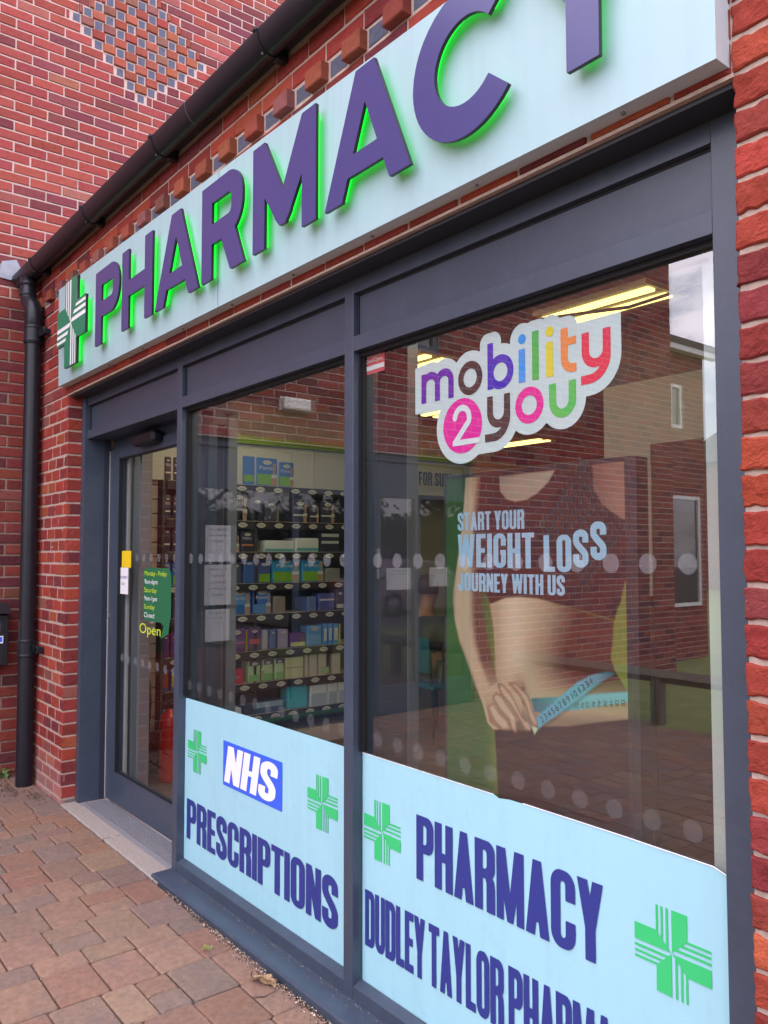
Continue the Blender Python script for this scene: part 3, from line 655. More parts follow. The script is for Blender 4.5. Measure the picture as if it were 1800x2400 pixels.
for ch, x0, x1 in (('P', -2.066, -1.712), ('H', -1.676, -1.288), ('A', -1.255, -.795), ('R', -.766, -.398), ('M', -.332, .096), ('A', .150, .590), ('C', .60, 1.0), ('Y', .980, 1.420)):
    fn = sgl(ch, x0, x1); L = contour(fn, x0-.02, 2.61, x1+.04, 3.08, .0032, .0007); F = fill(L)
    b = MB(); b.add([(x, -.190, z) for x, z in F[0]], F[1]); lt = b.build('letter', PURPLE, sg)
    b = MB(); raised(b, L, FP, -.1895, -.178, faces=F, back=True); b.build('letter_return', LETSIDE, lt)
    gl = contour(Off(fn, -.018), x0-.02, 2.61, x1+.04, 3.08, .0036, .001); b = MB(); raised(b, gl, FP, -.1775, -.161, back=True); b.build('halo_light', LED, lt)
def cross_shapes(cx, cz, a, H):
    out = []
    for k in range(4):
        c, s_ = round(math.cos(k*math.pi/2)), round(math.sin(k*math.pi/2)); rot = lambda x, y: (cx+c*x-s_*y, cz+s_*x+c*y)
        out.append([rot(*q) for q in ((.015*a, .03*a), (a*.985, a*.99), (a, H), (.015*a, H))])
        for p, q in ((-1, -.86), (-.69, -.55), (-.36, -.21)): out.append([rot(*w) for w in ((q*a, -q*a), (q*a, H), (p*a, H), (p*a, -p*a))])
    return out
cx, cz, a, H = -2.474, 2.870, .108, .256
FC = U_(Fbox(cx-a, cz-H, cx+a, cz+H), Fbox(cx-H, cz-a, cx+H, cz+a))
L = contour(FC, cx-.3, cz-.3, cx+.3, cz+.3, .0035, .0006); F = fill(L)
b = MB(); b.add([(x, -.194, z) for x, z in F[0]], F[1]); em = b.build('cross_emblem', WHITE, sg)
b = MB(); raised(b, L, FP, -.1935, -.178, faces=F, back=True); b.build('emblem_return', LETSIDE, em)
b = MB(); [b.add([(x, -.1952, z) for x, z in P], [(0, 1, 2, 3)]) for P in cross_shapes(cx, cz, a, H)]; b.build('emblem_pattern', GREENS, em)
L = contour(Off(FC, -.018), cx-.3, cz-.3, cx+.3, cz+.3, .004, .001); b = MB(); raised(b, L, FP, -.1775, -.161, back=True); b.build('halo_light', LED, em)

# ---- window vinyls
def vinyl_cross(cx, cz, a, H, y, parent):
    b = MB(); [b.add([(x, y, z) for x, z in P], [(0, 1, 2, 3)]) for P in cross_shapes(cx, cz, a, H)]; b.build('cross', GREENV, parent)
vp = thing('window_sign', 'pale blue NHS PRESCRIPTIONS panel across the lower part of the narrower middle window', 'window sign', (-.70, .04, .44), 'pale blue window panels')
b = MB(); b.add([(-1.412, .038, .058), (-1.395, .0405, .050), (-.053+.05, .041, .056), (-.002, .041, .829), (-.7, .0405, .829), (-1.35, .0405, .822), (-1.408, .039, .819)], [(0, 1, 2, 3, 4, 5, 6)])
b.v = [(max(-1.361, min(-.003, x)), y, z) for x, y, z in b.v]; b.build('panel', VINYL, vp)
vinyl_cross(-1.250+.018, .589, .040, .0985, .0385, vp); vinyl_cross(-.190, .597, .040, .0985, .0385, vp)
b = MB(); b.add([(x, .0388, z) for x, z in ((-.970, .496), (-.471, .497), (-.471, .690), (-.970, .690))], [(0, 1, 2, 3)]); nb = b.build('logo', NHSB, vp)
letters(WHITE, nb, 'NHS', -.940, -.512, .513, .674, lambda x, z, d: (x+(z-.593)*.22, .0376-d, z), gap=.035)
letters(NAVYT, vp, 'PRESCRIPTIONS', -1.335, -.088, .167, .353, lambda x, z, d: (x, .0385-d, z-.0), gap=.035)
vq = thing('window_sign', 'pale blue PHARMACY panel with the shop name, across the lower part of the wide window', 'window sign', (.72, .04, .44), 'pale blue window panels')
P = [(.055, .046), (1.399, .046), (1.399, .800), (1.385, .812), (1.35, .823), (1.1, .827), (.79, .828), (.74, .8275), (.70, .822), (.68, .8285), (.4, .828), (.0555, .828)]
b = MB(); b.add([(x, .041, z) for x, z in P], [tuple(range(len(P)))]); b.build('panel', VINYL, vq)
b = MB(); b.tube([(.0555, .0405, .8285), (.4, .0405, .8285), (.68, .0402, .8285)], .0012, 6); b.tube([(.79, .0405, .8285), (1.1, .0402, .8275), (1.35, .0400, .8235), (1.385, .039, .8125), (1.399, .038, .80)], .0014, 6); b.build('peeling_edge', WHITE, vq)
vinyl_cross(.165, .586, .041, .0985, .0390, vq); vinyl_cross(1.2425, .5955, .0405, .0985, .0390, vq)
letters(NAVYT, vq, 'PHARMACY', .342, 1.054, .490, .690, lambda x, z, d: (x, .0385-d, z), gap=.035)
letters(NAVYT, vq, 'DUDLEY TAYLOR PHARMACY', .073, 1.190, .187, .373, lambda x, z, d: (x, .0385-d, z), gap=.03, sp=.13)

# ---- round-edged logo sticker on the wide window
def rgb(r, g, b): return tuple((q/12.92 if q <= .04045 else ((q+.055)/1.055)**2.4) for q in (r/255, g/255, b/255))
stk = thing('window_sticker', 'large white edged sticker with rainbow letters reading mobility 2 you, high on the wide window', 'sticker', (.73, .05, 1.98))
def cutb(f, *bx): return I_(f, *[Fbox(*q) for q in bx])
def pth(P, w): return Fline(P, w)
w_ = .0238
SL = [
 ('m', (92, 28, 165), I_(U_(Fbox(.361, 2.002, .3845, 2.0975), pth([(.373, 2.055)]+arc(.4055, 2.060, .0325, .0285, 180, 0)+[(.438, 1.98)], w_), pth([(.438, 2.055)]+arc(.4695, 2.060, .0315, .0285, 180, 0)+[(.501, 1.98)], w_)), Fbox(.3, 2.002, .6, 2.2))),
 ('o', (48, 41, 45), D_(Fcirc(.5855, 2.0505, .0520), Fcirc(.5855, 2.0505, .0285))),
 ('b', (47, 36, 182), U_(Fbox(.659, 2.001, .682, 2.1395), D_(Fcirc(.711, 2.0475, .0510), Fcirc(.711, 2.0475, .0275)))),
 ('i', (20, 150, 236), U_(Fcirc(.7948, 2.126, .0142), Fbox(.782, 2.0015, .806, 2.097))),
 ('l', (62, 180, 78), Fbox(.832, 2.001, .856, 2.139)),
 ('i', (222, 208, 44), U_(Fcirc(.8955, 2.126, .0142), Fbox(.882, 2.0005, .9065, 2.097))),
 ('t', (236, 140, 72), U_(Fbox(.933, 2.04, .957, 2.1245), Fbox(.945, 2.0755, .985, 2.0965), I_(pth([(.945, 2.06), (.945, 2.04)]+arc(.973, 2.0405, .028, .028, 180, 270)+[(1.01, 2.0125)], .0238), Fbox(.9, 1.99, .985, 2.3)))),
 ('y', (224, 48, 78), U_(I_(pth([(1.0145, 2.12), (1.0145, 2.045)]+arc(1.048, 2.045, .0335, .0335, 180, 360)+[(1.0815, 2.06)], w_), Fbox(.9, 1.9, 1.2, 2.0965)), I_(pth([(1.0815, 2.12), (1.0815, 2.030)]+arc(1.0265, 2.030, .055, .058, 0, -88)+[(.97, 1.9705)], w_), Fbox(.9995, 1.9, 1.2, 2.0965)))),
 ('disc', (226, 34, 158), Fcirc(.5500, 1.9085, .0850)),
 ('two', (214, 226, 232), U_(pth([(.519, 1.936)]+arc(.5505, 1.930, .0315, .0335, 172, -18, 18)+[(.520, 1.8590)], .0190), Fbox(.509, 1.8485, .626, 1.8655))),
 ('y', (50, 43, 47), U_(I_(pth([(.6682, 2.02), (.6682, 1.930)]+arc(.702, 1.930, .0335, .0335, 180, 360)+[(.7358, 1.95)], w_), Fbox(.5, 1.8, .9, 1.9805)), I_(pth([(.7358, 2.02), (.7358, 1.916)]+arc(.6808, 1.916, .055, .058, 0, -88)+[(.60, 1.8575)], w_), Fbox(.647, 1.8, .9, 1.9805)))),
 ('o', (228, 36, 152), D_(Fcirc(.8195, 1.9335, .0520), Fcirc(.8195, 1.9335, .0278))),
 ('u', (78, 190, 88), I_(pth([(.9035, 2.02), (.9035, 1.930)]+arc(.937, 1.930, .0335, .0350, 180, 360)+[(.9705, 2.02)], .0245), Fbox(.8, 1.8, 1.1, 1.980)))]
allf = U_(*[f for n, c, f in SL if n != 'two'])
back = U_(Off(allf, .0315), Fbox(.3295, 1.972, .41, 2.125))
L = contour(back, .28, 1.76, 1.18, 2.22, .0022, .0004); F = fill(L)
b = MB(); b.add([(x, .0500, z) for x, z in F[0]], F[1]); b.build('backing', mat('translucent white vinyl', (.56, .69, .71), .5, .4, noise=(7, .05)), stk)
for n, c, f in SL:
    L = contour(f, .32, 1.79, 1.14, 2.18, .0013, .00025); F = fill(L)
    b = MB(); b.add([(x, .0480 if n == 'two' else .0490, z) for x, z in F[0]], F[1]); b.build({'disc': 'disc', 'two': 'numeral'}.get(n, 'letter'), mat('sticker ink %d %d %d' % c, rgb(*c), .5, .4), stk)
# small security sticker, tape scraps, door signs
t = thing('security_sticker', 'small red and white alarm sticker in the top corner of the wide window', 'sticker', (.11, .05, 2.18))
b = MB(); b.box(.050, .0495, 2.149, .167, .0505, 2.2205); b.build('backing', mat('red sticker', (.62, .10, .11), .5), t)
b = MB(); b.add([(.051, .0490, 2.161), (.1665, .0490, 2.163), (.1665, .0490, 2.179), (.051, .0490, 2.177)], [(0, 1, 2, 3)]); b.build('white_band', WHITE, t)
b = MB(); stext(b, 'PROTECTED BY', .066, 2.208, .0085, FR(.0488), width=.083); stext(b, 'DualCom', .066, 2.1895, .0125, FR(.0488), width=.086); b.build('lettering', WHITE, t)
t = thing('door_sign', 'white Automatic door notice under a yellow square on the door glass', 'sign', (-2.5, .168, 1.4))
b = MB(); b.box(-2.615, .1650, 1.272, -2.455, .1665, 1.432); b.build('white_card', WHITE, t)
b = MB(); b.box(-2.560, .1650, 1.433, -2.415, .1668, 1.534); b.build('yellow_card', mat('yellow card', (.80, .56, .01), .5), t)
b = MB(); stext(b, 'Automatic', -2.600, 1.365, .024, FR(.1645), width=.135); stext(b, 'door', -2.562, 1.325, .024, FR(.1645), width=.062); b.build('lettering', mat('violet ink', (.13, .10, .35), .6), t)
t = thing('hours_sticker', 'green speech bubble sticker with opening hours and a lime Open, on the door glass', 'sticker', (-2.05, .165, 1.25))
fn = U_(Frr(-2.222, 1.135, -1.83, 1.437, .05), Fpoly([(-2.02, 1.16), (-1.84, 1.16), (-1.86, 1.08), (-1.965, 1.045), (-1.925, 1.12)]))
L = contour(fn, -2.3, 1.0, -1.75, 1.5, .004, .0008); F = fill(L)
b = MB(); b.add([(x, .1645, z) for x, z in F[0]], F[1]); b.build('bubble', mat('green sticker', (.015, .135, .055), .5), t)
LIME = mat('lime lettering', (.52, .70, .03), .5)
b = MB(); b2 = MB()
for i, (s_, wd) in enumerate((('Monday - Friday', .31), ('9am-6pm', .185), ('Saturday', .175), ('9am-1pm', .18), ('Sunday', .15), ('Closed', .145))):
    stext(b if i % 2 == 0 else b2, s_, -2.198, 1.392-i*.0475, .027, FR(.1637), width=wd)
b.build('day_lettering', LIME, t); b2.build('time_lettering', WHITE, t)
b = MB(); stext(b, 'Open', -2.262, 1.060, .058, FR(.1637), width=.30); b.build('open_lettering', LIME, t)

# ---- gutter and downpipe
gt = thing('gutter', 'black half round gutter along the eaves above the pharmacy sign', 'gutter', (-1, -.175, 3.45))
def trough(b, x0, x1, a, bb, th, cy=-.175, cz=3.458):
    n = 22; pr = [(cy-a*math.cos(math.pi*i/n), cz-bb*math.sin(math.pi*i/n)) for i in range(n+1)]; pi_ = [(cy-(a-th)*math.cos(math.pi*i/n), cz-(bb-th)*math.sin(math.pi*i/n)+.001) for i in range(n+1)]
    P = pr+pi_[::-1]; m = len(P); b.add([(x0, y, z) for y, z in P]+[(x1, y, z) for y, z in P], [((i+1) % m, i, m+i, m+(i+1) % m) for i in range(m)]+[tuple(i for i in (k, k+1, m-2-k, m-1-k)) for k in range(n)]+[tuple(m+i for i in (k+1, k, m-1-k, m-2-k)) for k in range(n)])
b = MB(); trough(b, -3.665, 2.6, .057, .080, .003); b.build('trough', BLACKP, gt, smooth=False)
for xg in (-3.234, -2.213, -1.231, -.246, .74, 1.72):
    b = MB(); trough(b, xg-.014, xg+.014, .0612, .0842, .003); b.box(xg-.014, -.240, 3.452, xg+.014, -.228, 3.468, bev=.003); b.box(xg-.018, -.150, 3.375, xg+.018, -.10, 3.44, bev=.004); b.lathe([(.007, 0), (.007, -.01)], (xg, -.20, 3.385), 8); b.build('bracket', BLACKP, gt)
for xg in (-.86,):
    b = MB(); trough(b, xg-.0012, xg+.0012, .0578, .0808, .002); b.build('joint_seam', mat('grey seam', (.12, .12, .12), .5), gt)
b = MB(); n = 22; b.add([(-3.664, -.175-.058*math.cos(math.pi*i/n), 3.458-.081*math.sin(math.pi*i/n)) for i in range(n+1)], [tuple(range(n+1))]); b.build('stop_end', BLACKP, gt)
dp = thing('downpipe', 'black round downpipe with an offset top, in the corner beside the red brick pier', 'downpipe', (-3.25, -.17, 0))
PX, PY = -3.345, -.168
b = MB(); b.tube([(PX, PY, GZ(PX)-.02), (PX, PY, 3.05)], .052, 26); b.build('pipe', BLACKP, dp, smooth=False)
b = MB(); TX, TY = -3.435, -.184; b.tube([(PX, PY, 2.92), (PX, PY, 3.13), (PX-.010, PY-.002, 3.165), (PX-.030, PY-.006, 3.19), (TX+.025, TY+.004, 3.22), (TX+.006, TY, 3.245), (TX, TY, 3.27), (TX, TY, 3.39)], [.0585, .0585, .057, .055, .053, .052, .052, .052], 26); b.build('offset_bend', BLACKP, dp, smooth=True)
b = MB()
for z, x, y, r in ((3.03, PX, PY, .063), (2.94, PX, PY, .063), (3.275, TX, TY, .058), (3.35, TX, TY, .058), (.945, PX, PY, .060), (.85, PX, PY, .060)):
    b.lathe([(r-.009, -.012), (r-.002, -.009), (r, 0), (r-.002, .009), (r-.009, .012)], (x, y, z), 26)
b.lathe([(.0585, 2.925), (.0600, 2.94), (.0600, 3.03), (.0585, 3.045)], (PX, PY, 0), 26); b.lathe([(.0565, .845), (.0575, .855), (.0575, .94), (.0565, .95)], (PX, PY, 0), 26)
b.build('socket', BLACKP, dp)
for z in (2.985, .895):
    b = MB(); b.box(PX+.03, -.150, z-.022, PX+.155, -.118, z+.022, bev=.004); b.box(PX+.115, -.150, z-.016, PX+.165, -.092, z+.016, bev=.004); b.lathe([(.009, 0), (.009, .012), (.004, .014)], (PX+.14, -.14, z+.016), 10); b.build('clip', BLACKP, dp)
# letter box on the neighbour wall
lbx = thing('letter_box', 'black wall letter box with white labels at the left edge of the photo', 'letter box', (-3.6, -.36, .95))
b = MB(); b.box(XW+.001, -.57, .765, XW+.115, -.228, 1.105, bev=.006); b.build('body', mat('black painted steel', (.016, .017, .02), .32), lbx)
b = MB(); b.add([(XW, -.59, 1.105), (XW+.145, -.59, 1.115), (XW+.145, -.215, 1.115), (XW, -.215, 1.105), (XW, -.59, 1.178), (XW+.02, -.59, 1.178), (XW+.02, -.215, 1.178), (XW, -.215, 1.178)], [(0, 1, 5, 4), (1, 2, 6, 5), (2, 3, 7, 6), (4, 5, 6, 7), (3, 2, 1, 0)]); b.build('lid', mat('black painted steel'), lbx)
b = MB(); b.box(XW+.115, -.55, .80, XW+.1165, -.25, 1.06); b.build('door', mat('black steel door', (.022, .023, .026), .25), lbx)
b = MB(); b.box(XW+.1165, -.46, .915, XW+.118, -.262, .965); b.box(XW+.1165, -.46, .99, XW+.118, -.285, 1.05); b.build('label', WHITE, lbx)
b = MB(); b.add([(XW+.1187, a, c) for a, c in ((-.30, .925), (-.268, .925), (-.268, .957), (-.30, .957))], [(0, 1, 2, 3)]); b.build('emblem', NHSB, lbx)
# weeds, leaf, debris
def plant(name, label, x, y, n, h, cols, w=.012, sprd=.05):
    t = thing(name, label, 'plant', (x, y, GZ(x)))
    b = MB()
    for i in range(n):
        a = random.uniform(0, 6.283); l = h*random.uniform(.5, 1); px, py = x+random.uniform(-sprd, sprd)*.5, y+random.uniform(-sprd, sprd)*.5; dx, dy = math.cos(a)*l*.55, math.sin(a)*l*.55; z = GZ(x)-.004
        nx, ny = -math.sin(a), math.cos(a); c = tuple(q*random.uniform(.7, 1.25) for q in random.choice(cols)); ww = w*random.uniform(.7, 1.3)
        b.add([(px, py, z), (px+dx*.5+nx*ww, py+dy*.5+ny*ww, z+l*.75), (px+dx*.85+nx*ww*.8, py+dy*.85+ny*ww*.8, z+l*.85), (px+dx*1.1, py+dy*1.1, z+l*.72), (px+dx*.85-nx*ww*.8, py+dy*.85-ny*ww*.8, z+l*.83), (px+dx*.5-nx*ww, py+dy*.5-ny*ww, z+l*.75)], [(0, 1, 2, 3, 4, 5)], c)
    b.build('leaf', mat('leaf', rough=.6, attr=True), t); return t
plant('weed', 'small broad leaved green weed at the foot of the left brick wall', -3.62, -.24, 12, .075, [(.075, .15, .025), (.11, .20, .04)], .016, .09)
plant('weed', 'low mossy tuft just in front of the broad leaved weed', -3.60, -.33, 60, .035, [(.10, .13, .04), (.15, .15, .06)], .004, .16)
plant('weed', 'tiny yellow green sprout between pavers near the sill', -.62, -.205, 22, .022, [(.28, .30, .07), (.34, .33, .10)], .0025, .03)
lf = thing('dry_leaf', 'curled pale brown dead leaf on the paving by the sill', 'leaf', (-.26, -.17, GZ(-.26)))
b = MB(); n = 9
n = 13; m_ = 9; v = []
for i in range(n):
    q = i/(n-1); wd = math.sin(math.pi*min(1, q*1.02)**.75)*.034*(1+.18*math.sin(q*17)+random.uniform(-.10, .10))+.001
    for j in range(m_):
        k = -1+2*j/(m_-1); fold = .022*abs(k)**1.3*(1-.3*math.sin(q*5))+.006*math.sin(q*9+k*4)+.004*math.sin(k*11+q*3)
        v.append((-.318+.108*q+.008*math.sin(k*3), -.172+.025*q+k*wd*.85, GZ(-.26)+.004+fold+.010*q*(1-q)*4*(k < .2)))
b.add(v, [(i*m_+k, i*m_+k+1, i*m_+m_+k+1, i*m_+m_+k) for i in range(n-1) for k in range(m_-1)]); b.build('blade', mat('dead leaf', (.40, .27, .15), .8, noise=(55, .55), colnoise=(30, (.16, .10, .06), .7), bump=(120, .8, .004)), lf)
b = MB(); b.tube([(-.21, -.145, GZ(0)+.01), (-.185, -.16, GZ(0)+.012), (-.19, -.20, GZ(0)+.005), (-.215, -.235, GZ(0)+.004)], .0018, 6); b.build('stalk', mat('dark twig', (.06, .045, .04), .8), lf)
b = MB()
def crumb(x, y, r, c, z=None):
    z = GZ(x) if z is None else z; a = random.uniform(0, 6.28); p = [Vector((math.cos(a+k*2.1)*r, math.sin(a+k*2.1)*r*random.uniform(.4, 1), 0)) for k in range(3)]
    o = Vector((x, y, z)); b.add([o+p[0], o+p[1], o+p[2], o+Vector((0, 0, r*random.uniform(.4, 1.1)))], [(0, 1, 3), (1, 2, 3), (2, 0, 3)], c)
for i in range(2600):
    x = random.uniform(-1.25, 1.2) if random.random() < .6 else random.uniform(-.75, .3); dens = .25+.75*vnoise(np.array([x*4.0]), np.array([.5]), 2)[0]
    if random.random() > dens: continue
    y = -.103-abs(random.gauss(0, .012+.010*max(0, x+1)));
    crumb(x, y, random.uniform(.0015, .0065), random.choice([(.10, .065, .05), (.06, .042, .036), (.20, .13, .09), (.15, .10, .08), (.09, .07, .06), (.42, .33, .26)] if random.random() < .93 else [(.65, .55, .42)]))
for i in range(420):
    a = random.random(); x, y = -3.30+random.gauss(0, .10)+(.25 if a > .6 else 0), -.235-abs(random.gauss(0, .035))+(.09 if a > .6 else 0); crumb(x, min(y, -.115), random.uniform(.002, .011), random.choice([(.07, .05, .04), (.12, .075, .05), (.05, .04, .035), (.18, .10, .07)]))
for i in range(500):
    x = random.uniform(-1.3, 1.3); crumb(x, -.006-abs(random.gauss(0, .010)) if i % 3 else random.uniform(-.04, -.004), random.uniform(.0008, .003), random.choice([(.22, .16, .12), (.3, .23, .17), (.12, .09, .08), (.45, .38, .30)]), z=.0085 if i % 3 else .0083)
for i in range(160): crumb(random.uniform(-3.5, .6), random.uniform(-1.6, -.2), random.uniform(.001, .004), random.choice([(.10, .07, .06), (.5, .45, .4), (.25, .17, .12)]))
stuff(b.build('leaf_litter', mat('litter', rough=.95, attr=True)), 'crumbled dry dirt and leaf litter along the foot of the shopfront sill', 'leaf litter')

# ---------------------------------------------------------------- inside the pharmacy
SCX = -1.385
CREAM = mat('cream wall', (.50, .47, .40), .8, .2)
ins = thing('pharmacy_interior', 'dim cream pharmacy interior seen through the glass, with a lime green bulkhead edge', 'room', (-1.5, 2.5, 0))
def ip(name, m, fn): b = MB(); fn(b); return b.build(name, m, ins)
ip('floor', mat('dark vinyl floor', (.16, .12, .11), .45, noise=(12, .2)), lambda b: b.box(-6.2, .20, -.1, 1.55, 7.1, .002))
ip('wall', CREAM, lambda b: (b.box(-3.45, .31, .002, -3.33, 4.2, 2.75), b.box(-6.2, 7.0, .002, 1.55, 7.1, 2.75), b.box(1.50, .31, .002, 1.6, 7.0, 2.75), b.box(-6.2, 4.2, .002, -3.45, 4.3, 2.75), b.box(-6.3, 4.2, 0, -6.2, 7.1, 2.75)))
ip('ceiling', mat('ceiling tile', (.24, .21, .19), .9, .1), lambda b: b.box(-6.3, .11, 2.75, 1.6, 7.1, 2.80))
ip('bulkhead', mat('white bulkhead', (.60, .58, .50), .7), lambda b: (b.box(-3.33, .35, 2.03, -3.03, 4.2, 2.335), b.box(-3.03, 1.86, 2.03, -3.02, 1.875, 2.335)))
ip('bulkhead_edge', mat('lime green edge', (.20, .32, .02), .6), lambda b: b.box(-3.33, .35, 2.336, -3.0, 4.2, 2.395))
b = MB(); b.add([(-3.024, 2.45, 2.09), (-3.024, 4.15, 2.09), (-3.024, 4.15, 2.30), (-3.024, 2.45, 2.30)], [(0, 1, 2, 3)]); bn = b.build('banner', mat('cream banner', (.55, .53, .38), .7), ins)
letters(mat('black ink'), bn, 'THANK YOU FOR SUPPORTING', 2.47, 3.70, 2.115, 2.235, LW(-3.0225))
ip('plaster_reveal', mat('pale plaster', (.50, .54, .52), .7), lambda b: b.box(1.327, .085, .002, 1.50, .30, Z3+.2))
ip('dark_screen', mat('dark screen board', (.030, .030, .036), .5), lambda b: (b.box(-1.70, .27, .002, SCX, .31, Z3-.02), b.box(-.22, .27, .002, .034, .31, 2.74)))
ip('screen_trim', mat('grey aluminium trim', (.20, .21, .23), .4, .5, .4), lambda b: (b.box(SCX, .262, .002, SCX+.012, .312, Z3-.02), b.box(SCX-.05, .2645, .002, SCX-.043, .2695, Z3-.02), b.box(SCX-.17, .2645, .002, SCX-.163, .2695, Z3-.02), b.box(.034, .262, .002, .040, .312, 2.74)))
ip('partition', mat('grey partition', (.30, .30, .30), .8), lambda b: (b.box(-.36, 2.0, 2.08, 1.5, 2.06, 2.42), b.box(-.36, 2.0, 0, -.10, 2.06, 2.08), b.box(-.095, 1.985, 1.30, -.065, 2.0, 2.08)))
ip('dark_doorway', mat('dark brown door', (.05, .028, .03), .5), lambda b: (b.box(-.06, 1.99, 0, 1.5, 2.06, 2.079), b.box(.35, 1.96, 0, .41, 1.99, 2.05), b.box(-.36, 2.0, 2.421, 1.5, 2.06, 2.75)))
ip('pillar', mat('dark brown door'), lambda b: b.box(-1.15, 3.6, 0, -.85, 3.9, 2.75))
ip('slat_panel', mat('slatwall', (.46, .34, .29), .6), lambda b: [b.box(-3.10, .34, .30+i*.1, -3.06, .60, .392+i*.1) for i in range(20)])
ip('slat_groove', mat('dark groove', (.05, .035, .035), .8), lambda b: b.box(-3.12, .34, .25, -3.085, .60, 2.32))
ip('door_track', mat('grey aluminium trim'), lambda b: [b.box(x, .235, .003, x+.035, .27, 2.2) for x in (-2.66, -2.585, -2.47)]+[b.box(-2.435, .225, .003, -2.41, .29, 2.2)])
ip('sliding_leaf_edge', mat('pale grey frame', (.34, .34, .33), .5), lambda b: b.box(-2.61, .20, .003, -2.56, .215, 2.2))
TUBE = led('warm lamp tube', (1, .83, .26), 5.0); FILL_TUBE = led('added fill lamp tube', (1, .90, .66), 30)  # the second, stronger tube is fill for the added front row
for i, (x, y, ln_, d) in enumerate(((-.06, 1.62, .62, 'twin warm strip light on the shop ceiling, nearest the wide window'), (-1.62, 1.66, .6, 'warm strip light on the shop ceiling behind the mullion'), (-2.35, 3.05, 1.2, 'warm strip light over the seated customer'), (-.55, 3.2, 1.2, 'warm strip light half hidden by the mobility sticker'), (-3.9, 5.0, 1.2, 'far warm strip light beyond the shelf wall'), (-1.9, 5.2, 1.2, 'farthest warm strip light near the back wall'), (-2.1, 1.05, 1.2, 'added strip light out of view, brightening the shelf wall'), (-.7, .95, 1.2, 'added strip light out of view behind the middle window, brightening the shop'), (.75, .95, 1.2, 'added strip light out of view behind the wide window, brightening the shop'))):  # last three are unseen fixtures added to brighten the interior
    t = thing('ceiling_light', d, 'ceiling light', (x, y, 2.74), 'strip lights on the shop ceiling')
    b = MB(); b.box(x-ln_/2-.02, y-.16, 2.725, x+ln_/2+.02, y+.16, 2.749); b.build('tray', mat('cream light tray', (.5, .4, .26), .5), t)
    for k in (-.085, .055): b = MB(); b.box(x-ln_/2, y+k-.028, 2.712, x+ln_/2, y+k+.028, 2.7245); b.build('tube', TUBE if y > 1.2 else FILL_TUBE, t)
b = MB(); P1 = [(-.6, 1.50, 2.74), (-.1, 1.42, 2.66), (.25, 1.36, 2.60), (.62, 1.32, 2.60), (1.2, 1.4, 2.73)]; b.tube(P1, .008, 8)
tag(b.build('cable', mat('dark cable', (.03, .025, .03), .6)), 'dark cable drooping across the nearest ceiling light', 'cable')
# shelf wall
SX = -3.0; SZ = [2.0, 1.73, 1.50, 1.267, 1.037, .767, .534, .30]
su = thing('shelf_unit', 'tall dark shop shelving with white oval shelf edge badges, stacked with packs', 'shelving', (SX-.15, 1.6, 0))
b = MB(); b.box(SX-.32, .62, 0, SX-.29, 2.75, 2.03); b.build('back_panel', mat('dark shelf back', (.055, .05, .052), .7), su)
b = MB(); [b.box(SX-.3, y, 0, SX-.02, y+.025, 2.03) for y in (.62, 1.345, 2.72)]; b.build('upright', mat('dark shelf back'), su)
BADGE = mat('white badge', (.72, .70, .62), .5); INK = mat('black ink')
for z in SZ:
    b = MB(); b.box(SX-.3, .645, z+.012, SX-.012, 2.72, z+.026); sh = b.build('shelf', mat('cream shelf', (.50, .46, .38), .5), su)
    b = MB(); b.box(SX-.011, .645, z-.03, SX, 1.343, z+.026); b.box(SX-.011, 1.348, z-.03, SX, 2.72, z+.026); ps = b.build('price_strip', mat('charcoal strip', (.035, .030, .040), .4), sh)
    b = MB(); b.box(SX-.0005, .645, z+.0262, SX+.001, 2.72, z+.0295); b.build('strip_lip', mat('cream shelf'), sh)
    b = MB(); t2 = MB(); y = .70+random.uniform(0, .1)
    while y < 2.7:
        b.add([(SX+.0008, y+p, z-.002+(q if abs(q) > 1e-6 else 0)) for p, q in [(-.042, 0), (-.028, .012), (-.01, .018), (.01, .018), (.028, .012), (.042, 0), (.028, -.012), (.01, -.018), (-.01, -.018), (-.028, -.012)]], [tuple(range(10))[::-1]]); stext(t2, 'TENA', y-.024, z-.008, .012, LW(SX+.0016), width=.048); y += .155
    bd = b.build('badge', BADGE, ps); t2.build('lettering', INK, ps)
b = MB(); b.box(SX-.30, .645, .05, SX+.02, 2.75, .16); b.build('plinth', mat('pale plinth', (.42, .36, .33), .7), su)
b = MB(); b.box(SX-.02, .645, .262, SX+.004, 2.72, .29); b.build('green_edge', mat('green shelf edge', (.02, .14, .05), .5), su)
def yu(u): return float(np.interp(u, [345, 400, 540, 600, 625, 673, 743, 782, 807, 860], [.50, .68, 1.13, 1.345, 1.437, 1.63, 1.893, 2.05, 2.155, 2.37]))
